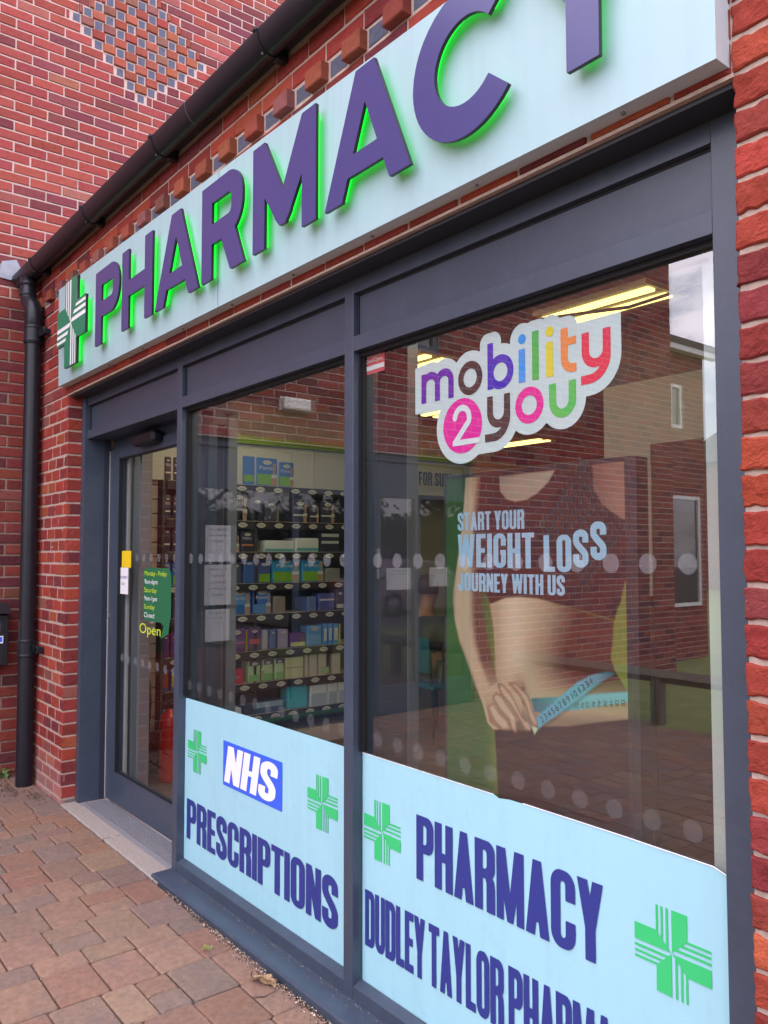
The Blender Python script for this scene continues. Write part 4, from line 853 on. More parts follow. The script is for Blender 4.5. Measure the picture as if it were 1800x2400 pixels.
def pack(k, u0, u1, h, base, band, txt, cat, label, d=.12, soft=True, oval=True, tilt=0, img=None, z0=None, skin=False, tc=None):
    base = tuple(min(.8, q*1.5+.008) for q in base); band = band and [(a, c, tuple(min(.8, q*1.35) for q in col)) for a, c, col in band]; h *= 1.06 if k not in (6,) else 1
    y0, y1 = yu(u0)+.004, yu(u1)-.004; z = SZ[k]+.0265 if z0 is None else z0; x1 = SX-.02; w = y1-y0
    t = thing(cat, label, cat.replace('_', ' '), (x1-d/2, (y0+y1)/2, z), 'packs on the pharmacy shelves')
    b = MB(); b.box(x1-d, y0, z, x1, y1, z+h, bev=.012 if soft else .002); b.build('body', mat('pack %.2f %.2f %.2f' % base, base, .4, .5), t)
    P = LW(x1+.0008)
    if band:
        for (a, c, col) in band:
            b = MB(); b.add([P(y, zz, 0) for y, zz in ((y0+.006, z+h*a), (y1-.006, z+h*a), (y1-.006, z+h*c), (y0+.006, z+h*c))], [(0, 1, 2, 3)]); b.build('colour_band', mat('pack %.2f %.2f %.2f' % col, col, .4, .5), t)
    if oval:
        cy, cz, r = (y0+y1)/2, z+h*.83, min(w*.26, .04)
        b = MB(); b.add([P(cy+r*p, cz+r*.42*q, .0006) for p, q in [(-1, 0), (-.6, .75), (0, 1), (.6, .75), (1, 0), (.6, -.75), (0, -1), (-.6, -.75)]], [tuple(range(8))[::-1]]); b.build('oval_badge', BADGE, t)
        b = MB(); stext(b, 'TENA', cy-r*.55, cz-r*.16, r*.32, P, d=.0012, width=r*1.1); b.build('brand_lettering', INK, t)
    if txt:
        b = MB(); stext(b, txt, y0+w*.14, z+h*.58, min(h*.13, .035), P, d=.0008, width=min(w*.62, .028*len(txt))); b.build('lettering', mat('pack lettering', tc or (.72, .72, .74), .5), t)
    if skin:
        b = MB(); b.add([P(y0+w*p, z+h*q, .0007) for p, q in ((.72, .02), (.92, .02), (.95, .3), (.88, .52), (.93, .80), (.76, .80), (.78, .5), (.70, .28))], [tuple(range(8))]); b.build('figure_print', mat('pack skin tone', (.50, .30, .21), .5), t)
        b = MB(); b.add([P(y0+w*p, z+h*q, .0012) for p, q in ((.69, .30), (.95, .30), (.945, .42), (.71, .42))], [(0, 1, 2, 3)]); b.build('brief_print', mat('pack white print', (.62, .70, .74), .5), t)
BL, DK, GN, PU, LBL = (.035, .13, .42), (.022, .022, .045), (.16, .36, .03), (.10, .025, .16), (.09, .24, .52)
gb = [(.05, .42, GN)]; wb = [(.3, .36, (.6, .58, .5))]
pack(0, 571, 600, .205, BL, [(.12, .36, GN)], '', 'carton', 'tall blue carton with green patch, leftmost on the top shelf of the middle window', soft=False, oval=False)
pack(0, 602, 652, .205, BL, gb, 'Pants', 'pack', 'blue and green pants pack in the middle of three on the top shelf', skin=True)
pack(0, 653, 690, .185, BL, gb, 'Pants', 'pack', 'blue and green pants pack, right hand one of three on the top shelf', skin=True)
pack(1, 541, 585, .20, DK, [(.38, .43, (.4, .38, .3))], 'MEN', 'pack', 'black and navy MEN pack at the left end of the second shelf', skin=True)
pack(1, 652, 655, .12, (.3, .25, .2), None, '', 'carton', 'thin buff carton edge beside black packs on the second shelf', soft=False, oval=False)
pack(1, 684, 724, .17, DK, wb, 'MEN', 'pack', 'black MEN pack on the second shelf, first of three together', skin=True)
pack(1, 726, 752, .15, DK, wb, '', 'pack', 'black pack on the second shelf, between two MEN packs', skin=True)
pack(1, 754, 790, .17, DK, wb, 'MEN', 'pack', 'black MEN pack on the second shelf, last of three together', skin=True)
pack(2, 541, 566, .14, DK, [(.1, .2, (.45, .40, .35))], '', 'pack', 'small black pack at the left end of the third shelf', skin=True)
pack(2, 567, 600, .15, DK, [(.30, .38, (.50, .16, .05))], 'MEN', 'pack', 'black MEN pack with an orange stripe on the third shelf')
pack(2, 622, 692, .085, (.50, .58, .56), [(.1, .3, (.10, .36, .38))], '', 'wipes_pack', 'white wipes pack with lime lid, left of the pair on the third shelf', d=.2, oval=False)
pack(2, 693, 752, .105, (.50, .58, .56), [(.1, .3, (.10, .36, .38))], '', 'wipes_pack', 'white wipes pack with lime lid, right of the pair on the third shelf', d=.2, oval=False)
for u0, u1, zz in ((643, 670, 0), (710, 738, 1)):
    y_ = (yu(u0)+yu(u1))/2
for k, u0, u1, h, c, lab in ((1, 590, 622, .17, DK, 'black pack set back in the gap of the second shelf, left one'), (1, 624, 650, .15, (.04, .04, .07), 'dark pack set back in the gap of the second shelf, right one'), (1, 560, 584, .10, (.05, .10, .28), 'small blue pack tucked behind the first black pack of the second shelf'),
    (3, 541, 572, .15, (.05, .06, .10), 'dull dark pack at the left end of the fourth shelf'), (3, 574, 604, .17, (.03, .09, .30), 'deep blue pack second from the left on the fourth shelf'), (4, 643, 672, .12, (.22, .18, .17), 'brown grey pack left of the gap on the fifth shelf'), (4, 722, 747, .11, (.10, .16, .36), 'slate blue pack beside the violet one on the fifth shelf'),
    (6, 620, 621, .1, (.3, .3, .2), 'card divider between pale green packs on the seventh shelf'), (7, 602, 604, .12, (.2, .2, .2), 'card divider near the long dark carton on the bottom shelf')):
    pack(k, u0, u1, h, c, None, '', 'pack', lab, d=.2, oval=u1-u0 > 10 and k != 4)
pack(2, 754, 800, .155, DK, [(.75, .9, (.45, .50, .48)), (.42, .55, (.45, .50, .48))], '', 'pack', 'dark pack with white stripes at the right end of the third shelf', oval=False)
pack(3, 608, 638, .16, (.05, .07, .22), gb, '', 'pack', 'dull navy pack on the fourth shelf, left of the pants packs', skin=False)
pack(3, 640, 706, .19, (.02, .22, .44), gb, 'Pants', 'pack', 'bright blue pants pack on the fourth shelf, left one of two', skin=True)
pack(3, 708, 764, .19, (.02, .22, .44), gb, 'Pants', 'pack', 'bright blue pants pack on the fourth shelf, right one of two', skin=True)
pack(3, 766, 803, .10, (.18, .18, .17), None, '', 'pack', 'grey soft pack at the right end of the fourth shelf', oval=False)
pack(4, 541, 594, .185, LBL, [(.04, .4, (.03, .14, .40))], 'Pants', 'pack', 'light blue pants pack at the left end of the fifth shelf', skin=True)
pack(4, 597, 640, .185, BL, [(.04, .38, LBL)], 'Pants', 'pack', 'blue pants pack second from the left on the fifth shelf', skin=True)
pack(4, 750, 790, .13, (.07, .08, .30), [(.58, .68, (.5, .5, .5))], '', 'pack', 'violet blue pack with pale stripe, right part of the fifth shelf', oval=False)
pack(4, 791, 812, .15, (.03, .03, .06), [(.1, .3, (.5, .5, .48))], '', 'pack', 'nearly black pack at the right end of the fifth shelf')
pack(5, 538, 582, .165, PU, [(.35, .42, (.5, .08, .25))], '', 'pack', 'purple pack with pink line at the left end of the sixth shelf')
pack(5, 587, 617, .165, PU, [(.3, .5, (.45, .05, .12))], '', 'pack', 'purple and red pack second on the sixth shelf')
pack(5, 583, 586, .15, (.55, .42, .02), None, '', 'carton', 'yellow edged card between two purple packs on the sixth shelf', soft=False, oval=False)
pack(5, 619, 634, .14, (.30, .27, .36), None, '', 'pack', 'pale lilac pack third on the sixth shelf')
pack(5, 636, 652, .14, (.10, .14, .30), None, '', 'pack', 'slate blue pack in the middle of the sixth shelf')
pack(5, 654, 678, .14, (.24, .20, .36), None, '', 'pack', 'lilac pack just left of the wide purple pack on the sixth shelf')
pack(5, 680, 720, .105, PU, [(.08, .36, (.50, .52, .22))], '', 'pack', 'wide purple pack with yellow label on the sixth shelf', oval=False)
pack(5, 722, 759, .15, LBL, None, '', 'pack', 'sky blue pack beside yellow striped cartons on the sixth shelf')
for i, (a, c) in enumerate(((761, 772), (773, 784), (785, 798))): pack(5, a, c, .155, (.06, .22, .55), [(.2, .8, (.5, .55, .6))], '', 'carton', ('first', 'second', 'third')[i]+' upright blue carton at the right end of the sixth shelf', soft=False, oval=False)
pack(5, 799, 803, .15, (.60, .48, .02), None, '', 'carton', 'thin yellow carton at the far right of the sixth shelf', soft=False, oval=False)
pack(6, 537, 577, .155, (.42, .02, .06), [(.1, .3, (.5, .12, .18))], 'Cura-Heat', 'carton', 'crimson heat pad carton at the left end of the seventh shelf', soft=False, oval=False, z0=.515)
GB = (.20, .42, .16)
for i, (a, c) in enumerate(((587, 618), (621, 645), (647, 669))): pack(6, a, c, .165, (.34, .46, .26), [(.05, .35, GB), (.75, .97, (.05, .06, .14))], '', 'pack', ('leftmost', 'middle', 'rightmost')[i]+' of three pale green packs with dark caps on the seventh shelf')
for i, zz in enumerate((0, .082)): pack(6, 671, 714, .078, (.48, .48, .27), None, '', 'carton', ('lower', 'upper')[i]+' cream carton tied with red in a stack on the seventh shelf', soft=False, oval=False, z0=SZ[6]+.0265+zz)
for i, (a, c, h) in enumerate(((717, 727, .17), (728, 748, .17), (750, 770, .17), (785, 803, .16))): pack(6, a, c, h, (.42, .38, .31), None, '', 'carton', ('narrow', 'broad', 'second broad', 'rightmost')[i]+' plain buff carton on the seventh shelf', soft=False, oval=False)
pack(6, 752, 778, .075, (.03, .035, .10), [(.1, .8, (.35, .45, .25))], '', 'pack', 'small navy pack with green label in front of buff cartons', oval=False, d=.05, z0=SZ[6]+.0265)
pack(7, 538, 575, .06, (.55, .52, .50), None, 'Kleenex', 'tissue_box', 'white tissue box lying at the left end of the bottom shelf', oval=False, tc=(.3, .02, .05))
pack(7, 577, 600, .15, (.02, .02, .03), None, '', 'carton', 'black carton beside the white tissue box on the bottom shelf', soft=False, oval=False)
pack(7, 605, 668, .08, (.04, .06, .12), [(.5, .95, (.25, .35, .40))], '', 'carton', 'long dark blue carton on the bottom shelf', soft=False, oval=False)
pack(7, 676, 726, .195, (.05, .36, .44), None, '', 'plastic_tub', 'turquoise plastic wrapped block on the bottom shelf', oval=False)
for i, (a, c) in enumerate(((731, 771), (772, 796), (797, 815))): pack(7, a, c, .15, (.50, .54, .58), [(.0, .6, (.36, .38, .44))], '', 'carton', ('left', 'middle', 'right')[i]+' open white display carton on the bottom shelf', soft=False, oval=False)
for k, (b1, lab) in enumerate(((DK, 'MEN'), (DK, 'MEN'), (DK, ''), (BL, 'Pants'), (DK, ''), (PU, ''), ((.05, .06, .22), ''), (LBL, ''))):
    for j, (a, c) in enumerate(((384, 402), (404, 424))):
        nm = ['top', 'second', 'third', 'fourth', 'fifth', 'sixth', 'seventh', 'bottom'][k]
        pack(k, a, c, .16, b1, gb if lab == 'Pants' else (wb if k < 3 else [(.2, .8, ((.30, .06, .05), (.5, .4, .05))[j])] if k == 6 else None), lab, 'pack', ('dark' if b1 == DK else 'coloured')+' pack seen through the door glass on the %s shelf, %s of two' % (nm, ('left', 'right')[j]), skin=lab == 'Pants')
# extinguishers, seated customer
RED = mat('red enamel', (.50, .015, .012), .3)
for x, y, h, r, lab in ((-2.93, .40, .72, .075, 'tall red fire extinguisher just inside the door'), (-2.86, .62, .50, .07, 'shorter red fire extinguisher to the right of the tall one')):
    t = thing('fire_extinguisher', lab, 'fire extinguisher', (x, y, 0), 'fire extinguishers inside the door')
    b = MB(); b.lathe([(r*.9, .004), (r, .02), (r, h-.12), (r*.85, h-.07), (r*.4, h-.03), (.02, h-.02)], (x, y, 0), 20); b.build('cylinder', RED, t, smooth=False)
    b = MB(); b.box(x-.012, y-.05, h-.02, x+.012, y+.05, h+.01, bev=.003); b.box(x-.01, y-.05, h+.02, x+.01, y+.03, h+.035, bev=.003); b.build('handle', BLACKP, t)
    b = MB(); b.tube([(x, y+.05, h), (x+.03, y+.09, h-.05), (x+.04, y+r+.02, h-.2), (x+.03, y+r+.01, h-.42)], .01, 8); b.build('hose', BLACKP, t)
CX, CY = -2.72, 2.88
ch = thing('chair', 'waiting chair with a teal seat and black legs under the seated customer', 'chair', (CX, CY, 0))
b = MB(); b.box(CX-.21, CY-.21, .43, CX+.21, CY+.21, .475, bev=.012); b.build('seat', mat('teal vinyl', (.02, .17, .20), .45), ch)
b = MB(); b.box(CX-.20, CY-.25, .56, CX+.20, CY-.22, .84, bev=.01); b.build('backrest', mat('teal vinyl'), ch)
for sx in (-.19, .19):
    for sy in (-.19, .19): b = MB(); b.tube([(CX+sx, CY+sy, .43), (CX+sx*1.04, CY+sy*1.04, .003)], [.016, .011], 8); b.build('leg', BLACKP, ch)
    b = MB(); b.tube([(CX+sx, CY-.2, .45), (CX+sx, CY-.235, .84)], .011, 8); b.build('back_post', BLACKP, ch)
def skinned(name, V, E, m, parent, root=0, lv=2):
    me = bpy.data.meshes.new(name); me.from_pydata([v[:3] for v in V], E, []); o = bpy.data.objects.new(name, me); COL.objects.link(o)
    sk = o.modifiers.new('s', 'SKIN'); sk.use_smooth_shade = True
    for i, d in enumerate(me.skin_vertices[0].data): d.radius = (V[i][3], V[i][3]); d.use_root = i == root
    sb = o.modifiers.new('b', 'SUBSURF'); sb.levels = lv; sb.render_levels = lv; me.materials.append(m)
    if parent: o.parent = parent; o.matrix_parent_inverse = parent.matrix_basis.inverted()
    return o
pr_ = thing('person', 'customer in dark jacket and grey trousers sitting on the teal chair, hands on lap', 'person', (CX, CY, 0))
SKN = mat('skin', (.46, .25, .17), .55)
B_ = [(0, -.08, .55, .115), (0, -.11, .72, .125), (0, -.10, .90, .145), (0, -.09, .995, .10), (0, -.07, 1.06, .058), (0, -.055, 1.12, .062), (0, -.04, 1.20, .088), (0, -.035, 1.27, .080),
      (.10, -.02, .53, .085), (.12, .36, .52, .068), (.12, .40, .27, .052), (.12, .385, .10, .042), (.12, .47, .06, .040),
      (-.10, -.02, .53, .085), (-.12, .36, .52, .068), (-.12, .42, .27, .052), (-.12, .40, .10, .042), (-.12, .49, .06, .040),
      (.19, -.09, .955, .062), (.24, .0, .74, .046), (.17, .20, .66, .036), (-.19, -.09, .955, .062), (-.24, .0, .74, .046), (-.15, .20, .66, .036)]
BE = [(0, 1), (1, 2), (2, 3), (3, 4), (4, 5), (5, 6), (6, 7), (0, 8), (8, 9), (9, 10), (10, 11), (11, 12), (0, 13), (13, 14), (14, 15), (15, 16), (16, 17), (2, 18), (18, 19), (19, 20), (2, 21), (21, 22), (22, 23)]
w3 = lambda q: (CX+q[0], CY+q[1]-.02, q[2], q[3])
body = skinned('body', [w3(q) for q in B_], BE, SKN, pr_)
jk = [0, 1, 2, 3, 18, 19, 20, 21, 22, 23]
skinned('jacket', [(*w3(B_[i])[:3], B_[i][3]*1.12+.006) for i in jk], [(0, 1), (1, 2), (2, 3), (2, 4), (4, 5), (5, 6), (2, 7), (7, 8), (8, 9)], mat('black jacket', (.050, .050, .060), .8), pr_)
tr = [0, 8, 9, 10, 11, 13, 14, 15, 16]
skinned('trousers', [(*w3(B_[i])[:3], B_[i][3]*1.10+.006) for i in tr], [(0, 1), (1, 2), (2, 3), (3, 4), (0, 5), (5, 6), (6, 7), (7, 8)], mat('grey trousers', (.20, .19, .185), .85), pr_)
b = MB(); b.lathe([(.01, .115), (.06, .10), (.088, .05), (.094, .0), (.088, -.05)], (CX, CY-.075, 1.235), 16); b.build('hair', mat('dark hair', (.05, .035, .03), .7), pr_, smooth=True)
for sx in (.155, -.135):
    hx, hy, hz = CX+sx, CY+.19, .655
    V = [(hx, hy, hz, .030), (hx-.01*np.sign(sx), hy+.06, hz-.012, .034)]; E_ = [(0, 1)]
    for k in range(4): n = len(V); o = (k-1.5)*.019; l = (.066, .076, .072, .056)[k]; V += [(hx+o-.01*np.sign(sx), hy+.095, hz-.008, .0095), (hx+o*1.1-.01*np.sign(sx), hy+.095+l*.5, hz-.022, .0088), (hx+o*1.1-.01*np.sign(sx), hy+.095+l*.8, hz-.046, .0075)]; E_ += [(1, n), (n, n+1), (n+1, n+2)]
    n = len(V); s_ = -np.sign(sx); V += [(hx+s_*.038, hy+.045, hz-.01, .011), (hx+s_*.052, hy+.085, hz-.02, .009)]; E_ += [(0, n), (n, n+1)]
    skinned('hand', V, E_, SKN, pr_, lv=1)
b = MB(); b.tube([(CX+.26, CY-.02, .99), (CX+.27, CY+.10, .84), (CX+.22, CY+.22, .67)], .016, 10); b.build('bag_strap', mat('tan strap', (.36, .24, .16), .6), pr_)

# ---- weight loss poster standing inside the glass
po = thing('poster_display', 'large weight loss poster of a measured waist standing behind the wide window', 'poster', (.69, .18, .8))
b = MB(); b.box(.322, .1815, .70, 1.052, .20, 1.779, bev=.003); b.box(1.052, .182, .70, 1.072, .235, 1.776); b.build('board', mat('dark poster board', (.028, .028, .036), .5), po)
px0, px1, pz0, pz1 = .336, 1.040, .715, 1.767; hgt = .0032
xs = np.arange(px0, px1, hgt); zs = np.arange(pz0, pz1, hgt); X, Z = np.meshgrid(xs, zs, indexing='ij')
armL = [(.434, 1.80), (.505, 1.80), (.491, 1.692), (.466, 1.594), (.47, 1.50), (.497, 1.396), (.501, 1.345), (.514, 1.283), (.534, 1.214), (.563, 1.125), (.59, 1.075), (.61, 1.0), (.57, .975), (.546, .971), (.521, .988), (.501, 1.041), (.47, 1.092), (.433, 1.163), (.395, 1.232), (.373, 1.304), (.367, 1.36), (.370, 1.40), (.385, 1.47), (.409, 1.592), (.423, 1.688)]
torso = [(.535, 1.358), (.601, 1.38), (.664, 1.386), (.733, 1.384), (.804, 1.371), (.904, 1.353), (.997, 1.336), (.992, 1.279), (.985, 1.237), (.999, 1.2), (1.031, 1.16), (1.06, 1.087), (.939, 1.045), (.837, 1.02), (.728, 1.0), (.682, .98), (.551, .965), (.558, 1.151), (.554, 1.231), (.55, 1.285)]
bra = [(.505, 1.80), (1.1, 1.80), (1.1, 1.736), (1.075, 1.5), (1.033, 1.440), (1.017, 1.379), (1.011, 1.375), (.999, 1.338), (.904, 1.355), (.804, 1.372), (.733, 1.384), (.664, 1.386), (.601, 1.38), (.538, 1.36), (.515, 1.398), (.468, 1.476), (.466, 1.594), (.491, 1.692)]
neck = [(.579, 1.758), (.801, 1.76), (.774, 1.726), (.733, 1.697), (.691, 1.68), (.643, 1.676), (.609, 1.686), (.584, 1.71)]
armR = [(.931, 1.80), (1.1, 1.80), (1.1, 1.60), (1.03, 1.610), (1.006, 1.624), (.964, 1.651), (.937, 1.695)]
legg = [(.551, .973), (.682, .99), (.728, 1.01), (.837, 1.029), (.939, 1.056), (1.1, 1.095), (1.1, .6), (.575, .6), (.556, .907)]
tapeA = [(.7, 1.088), (.809, 1.108), (1.06, 1.156), (1.06, 1.130), (.871, 1.079), (.751, 1.053), (.711, 1.05)]
tapeB = [(.722, 1.036), (.76, 1.068), (.817, 1.113), (.872, 1.156), (.917, 1.18), (.972, 1.197), (.999, 1.196), (.952, 1.166), (.892, 1.123), (.838, 1.082), (.786, 1.045), (.751, 1.022), (.730, 1.003)]
fing = [[(.522, 1.036), (.547, 1.055), (.572, 1.026), (.606, 1.006), (.616, .982), (.586, .977), (.552, .997)], [(.542, 1.068), (.558, 1.089), (.587, 1.078), (.616, 1.047), (.64, 1.025), (.642, .978), (.625, .984), (.611, 1.014), (.577, 1.033)],
        [(.565, 1.115), (.583, 1.119), (.617, 1.097), (.641, 1.068), (.664, 1.029), (.701, 1.0), (.691, .992), (.678, .993), (.654, 1.02), (.617, 1.057), (.578, 1.084)], [(.61, 1.124), (.637, 1.129), (.665, 1.113), (.693, 1.096), (.706, 1.056), (.724, 1.018), (.71, 1.01), (.696, 1.027), (.678, 1.066), (.655, 1.091)]]
IM = np.zeros(X.shape+(3,))
def sst(a, b_, v): t = np.clip((v-a)/(b_-a), 0, 1); return t*t*(3-2*t)
def mixc(c0, c1, t): return np.array(c0)*(1-t[..., None])+np.array(c1)*t[..., None]
def paint(poly, colimg, soft=.0016):
    global IM
    m = np.clip(.5-Fpoly(poly)(X, Z)/(2*soft), 0, 1)[..., None]; IM = IM*(1-m)+colimg*m
def flat(c): return np.ones(X.shape+(1,))*np.array(c)
LT, MDT, DKT = (.56, .41, .26), (.36, .21, .14), (.075, .020, .014)
IM = mixc((.035, .115, .028), (.19, .22, .04), sst(.50, .60, X)); IM = IM*(1-.25*sst(1.2, 1.7, Z)[..., None])
paint(bra, flat((.032, .008, .011)))
paint(neck, mixc((.44, .34, .25), (.50, .41, .32), sst(1.68, 1.75, Z)))
paint(armR, mixc((.22, .10, .075), (.30, .15, .11), sst(.93, 1.02, X)))
sh = np.clip(1.05*sst(.66, .88, X+(.02*np.sin(Z*22)))*sst(1.05, 1.20, Z)+.25*sst(.60, .545, X)+.85*np.exp(-((X-.672)/.010)**2)*sst(1.14, 1.10, Z)*sst(1.05, 1.08, Z)+.35*np.exp(-((X-.655)/.02)**2)*sst(1.18, 1.12, Z), 0, 1)
tim = mixc(LT, DKT, sh); tim = tim*(.92+.08*sst(1.0, 1.3, Z))[..., None]; tim += (np.exp(-((X-.635)/.045)**2)*.10*sst(1.1, 1.2, Z))[..., None]
tim = mixc((.30, .16, .10), (1, 1, 1), sst(.98, 1.06, Z+.0*X))*tim if False else tim*(1-.55*sst(1.075, 1.03, Z-.10*(X-.75)))[..., None]
paint(torso, tim)
paint(legg, flat((.022, .010, .015)))
paint(tapeA, mixc((.03, .16, .20), (.16, .46, .52), sst(.70, .90, X)))
ca = np.interp(Z, [.98, 1.04, 1.11, 1.17, 1.232, 1.30, 1.36, 1.45, 1.6, 1.76], [.565, .545, .508, .475, .447, .43, .43, .433, .44, .465])
aw = np.interp(Z, [.98, 1.17, 1.30, 1.6, 1.8], [.05, .042, .062, .05, .05]); tt = (X-ca)/aw
paint(armL, mixc(LT, DKT, sst(.05, .75, tt)*sst(1.02, 1.20, Z)*.92+.35*sst(-.75, -1.0, tt)))
hand = [(.505, 1.07), (.53, 1.10), (.565, 1.118), (.61, 1.127), (.655, 1.10), (.67, 1.06), (.66, 1.02), (.62, .99), (.57, .975), (.53, .99)]
paint(hand, mixc((.34, .17, .11), LT, sst(1.0, 1.09, Z)))
for P in fing:
    d = Fpoly(P)(X, Z); paint([(a_-(.0012), b__-.0018) for a_, b__ in P], flat((.27, .135, .09)), .003); paint(P, mixc((.33, .185, .125), (.60, .44, .30), sst(.0, -.0095, d+.003*sst(1.0, 1.1, Z))))
for (a_, b__) in ((.713, 1.026), (.688, 1.005)):
    m = np.clip(.5-(np.hypot((X-a_)*1.0+(Z-b__)*.45, (Z-b__)*.55)-.0065)/.002, 0, 1)[..., None]; IM = IM*(1-m)+np.array((.52, .35, .28))*m
paint([(a_+.004, b__-.006) for a_, b__ in tapeB], IM*.45, .006)
paint(tapeB, mixc((.11, .42, .55), (.05, .16, .20), sst(.88, .99, X)))
for i in range(14):
    t_ = i/13; a_, b__ = .735+t_*.19, 1.030+t_*.142; paint([(a_-.011, b__+.013), (a_-.0100, b__+.0137), (a_+.011, b__-.011), (a_+.0100, b__-.0117)], IM*.35, .0008)
    a_ = .86+t_*.18; b__ = 1.088+t_*.037; paint([(a_, b__+.014), (a_+.0012, b__+.014), (a_+.0012, b__-.011), (a_, b__-.011)], IM*.45, .0008)
paint([(.702, 1.007), (.728, 1.005), (.713, .984)], flat((.55, .66, .42)))
nx_, nz_ = X.shape; b = MB(); b.v = [(float(x), .1800, float(z)) for x in xs for z in zs]; ii = np.arange(nx_*nz_).reshape(nx_, nz_)
b.f = [tuple(q) for q in np.stack([ii[:-1, :-1], ii[1:, :-1], ii[1:, 1:], ii[:-1, 1:]], -1).reshape(-1, 4).tolist()]
CA = np.clip((IM[:-1, :-1]+IM[1:, :-1]+IM[1:, 1:]+IM[:-1, 1:])/4, .004, 1).reshape(-1, 3); b.c = [tuple(q) for q in CA.tolist()]
b.build('printed_picture', mat('printed poster', rough=.45, attr=True), po)
TXT = mat('pale blue print', (.36, .58, .78), .5)
for s_, a_ in (('START YOUR', (.392, .682, 1.592, 1.651)), ('WEIGHT', (.392, .720, 1.473, 1.580)), ('JOURNEY WITH US', (.393, .833, 1.396, 1.455))):
    letters(TXT, po, s_, a_[0], a_[1], a_[2], a_[3], FR(.1788))
letters(TXT, po, 'LOSS', .756, .977, 1.464, 1.571, FR(.1788), dy=[0, 0, .014, .035], gap=.06)
b = MB()
for i in range(13):
    t_ = i/12; a_, b__ = .735+t_*.165+.008, 1.022+t_*.124; b.add([(a_+x*.80-y*.6, .1794, b__+x*.60+y*.8) for x, y in [(p*.0185/.7, q*.0185/.7) for p, q in small_text(str(i+2))[0]]], small_text(str(i+2))[1])
for i in range(9):
    t_ = i/9; a_, b__ = .868+t_*.17, 1.082+t_*.034; v_, f_ = small_text(str(75+i)); b.add([(a_-y*.0125/.7+.009, .1796, b__+x*.0125/.7) for x, y in v_], f_)
b.build('tape_numerals', mat('black ink'), po)

# ---------------------------------------------------------------- what the glass mirrors: lawn edge, rail, a far house
rl = thing('knee_rail', 'low timber knee rail along the lawn, mirrored across the wide window', 'rail', (0, -4.85, 0))
for x in (-3.4, -1.9, -.4, 1.1, 2.6): b = MB(); b.box(x-.05, -4.80, -.03, x+.05, -4.70, .40, bev=.006); b.build('post', mat('weathered timber', (.16, .14, .11), .9, noise=(20, .3)), rl)
b = MB(); b.add([(-3.6, -4.75+p, .415+q) for p, q in ((-.06, 0), (0, .06), (.06, 0), (0, -.06))]+[(4, -4.75+p, .415+q) for p, q in ((-.06, 0), (0, .06), (.06, 0), (0, -.06))], [(0, 1, 5, 4), (1, 2, 6, 5), (2, 3, 7, 6), (3, 0, 4, 7), (3, 2, 1, 0), (4, 5, 6, 7)]); b.build('rail', mat('weathered timber'), rl)
fh = thing('brick_house', 'lower brick wing with a slim window, mirrored at the right of the wide window', 'house', (-5, -9, 0))
hb = Bricks((-4.2, 0, 0), (0, 1, 0), (1, 0, 0)); ZH = -.3
HW = [(-8.96, -8.66, 3.33, 3.97), (-9.40, -8.25, .75, 2.35)]
def hint(k):
    z = ZH+(k+.5)*.075; iv = [(-9.62, -7.9)]
    for a, c, z0, z1 in HW:
        if z0 < z < z1: iv = [q for (p, r) in iv for q in ((p, min(r, a)), (max(p, c), r)) if q[1]-q[0] > .03]
    return iv
hb.rows(0, int(4.82/.075), ZH, hint, pal=PALW, nx=2, nz=1); hb.build('bricks', fh)
b = MB(); b.box(-9, -9.62, -.3, -4.206, -7.9, 4.5); b.build('mortar', mat('pale pink mortar'), fh)
for a, c, z0, z1 in HW:
    b = MB(); [b.box(-4.21, q[0], q[1], -4.16, q[2], q[3]) for q in ((a, z0, a+.05, z1), (c-.05, z0, c, z1), (a+.05, z0, c-.05, z0+.05), (a+.05, z1-.05, c-.05, z1))]; w0 = b.build('window', mat('white window frame', (.75, .75, .74), .5), fh)
    b = MB(); b.box(-4.205, a+.05, z0+.05, -4.19, c-.05, z1-.05); b.build('pane', PANE, w0)
b = MB(); b.box(-9.2, -9.82, 4.52, -4.02, -7.93, 4.62); b.build('roof', mat('dark tiled roof', (.07, .06, .06), .8), fh)
b = MB(); b.box(-4.15, -9.80, 4.44, -4.03, -7.93, 4.52); b.build('gutter', mat('white upvc', (.7, .7, .7), .4), fh)

sh = thing('brick_house', 'distant two storey house, a sliver of brick at the edge of the wide window', 'house', (-12, -30, 0))
hb = Bricks((0, -30, 0), (1, 0, 0), (0, 1, 0)); HW = [(-14.2, -13.2, 3.6, 4.8), (-14.2, -13.2, .8, 2.1), (-11.2, -10.2, 3.6, 4.8), (-11.2, -10.2, .8, 2.1)]
def hint(k):
    z = ZH+(k+.5)*.075; iv = [(-17.0, -8.0)]
    for a, c, z0, z1 in HW:
        if z0 < z < z1: iv = [q for (p, r) in iv for q in ((p, min(r, a)), (max(p, c), r)) if q[1]-q[0] > .03]
    return iv
hb.rows(0, int(5.7/.075), ZH, hint, pal=PALW, nx=1, nz=1); hb.build('bricks', sh)
b = MB(); b.box(-17, -34, -.3, -8, -30.006, 5.3); b.build('mortar', mat('pale pink mortar'), sh)
for a, c, z0, z1 in HW:
    b = MB(); [b.box(q[0], -30.02, q[1], q[2], -29.96, q[3]) for q in ((a, z0, a+.07, z1), (c-.07, z0, c, z1), (a+.07, z0, c-.07, z0+.07), (a+.07, z1-.07, c-.07, z1), ((a+c)/2-.03, z0+.07, (a+c)/2+.03, z1-.07))]; w0 = b.build('window', mat('white window frame'), sh)
    b = MB(); b.box(a+.07, -30.005, z0+.07, c-.07, -29.99, z1-.07); b.build('pane', PANE, w0)
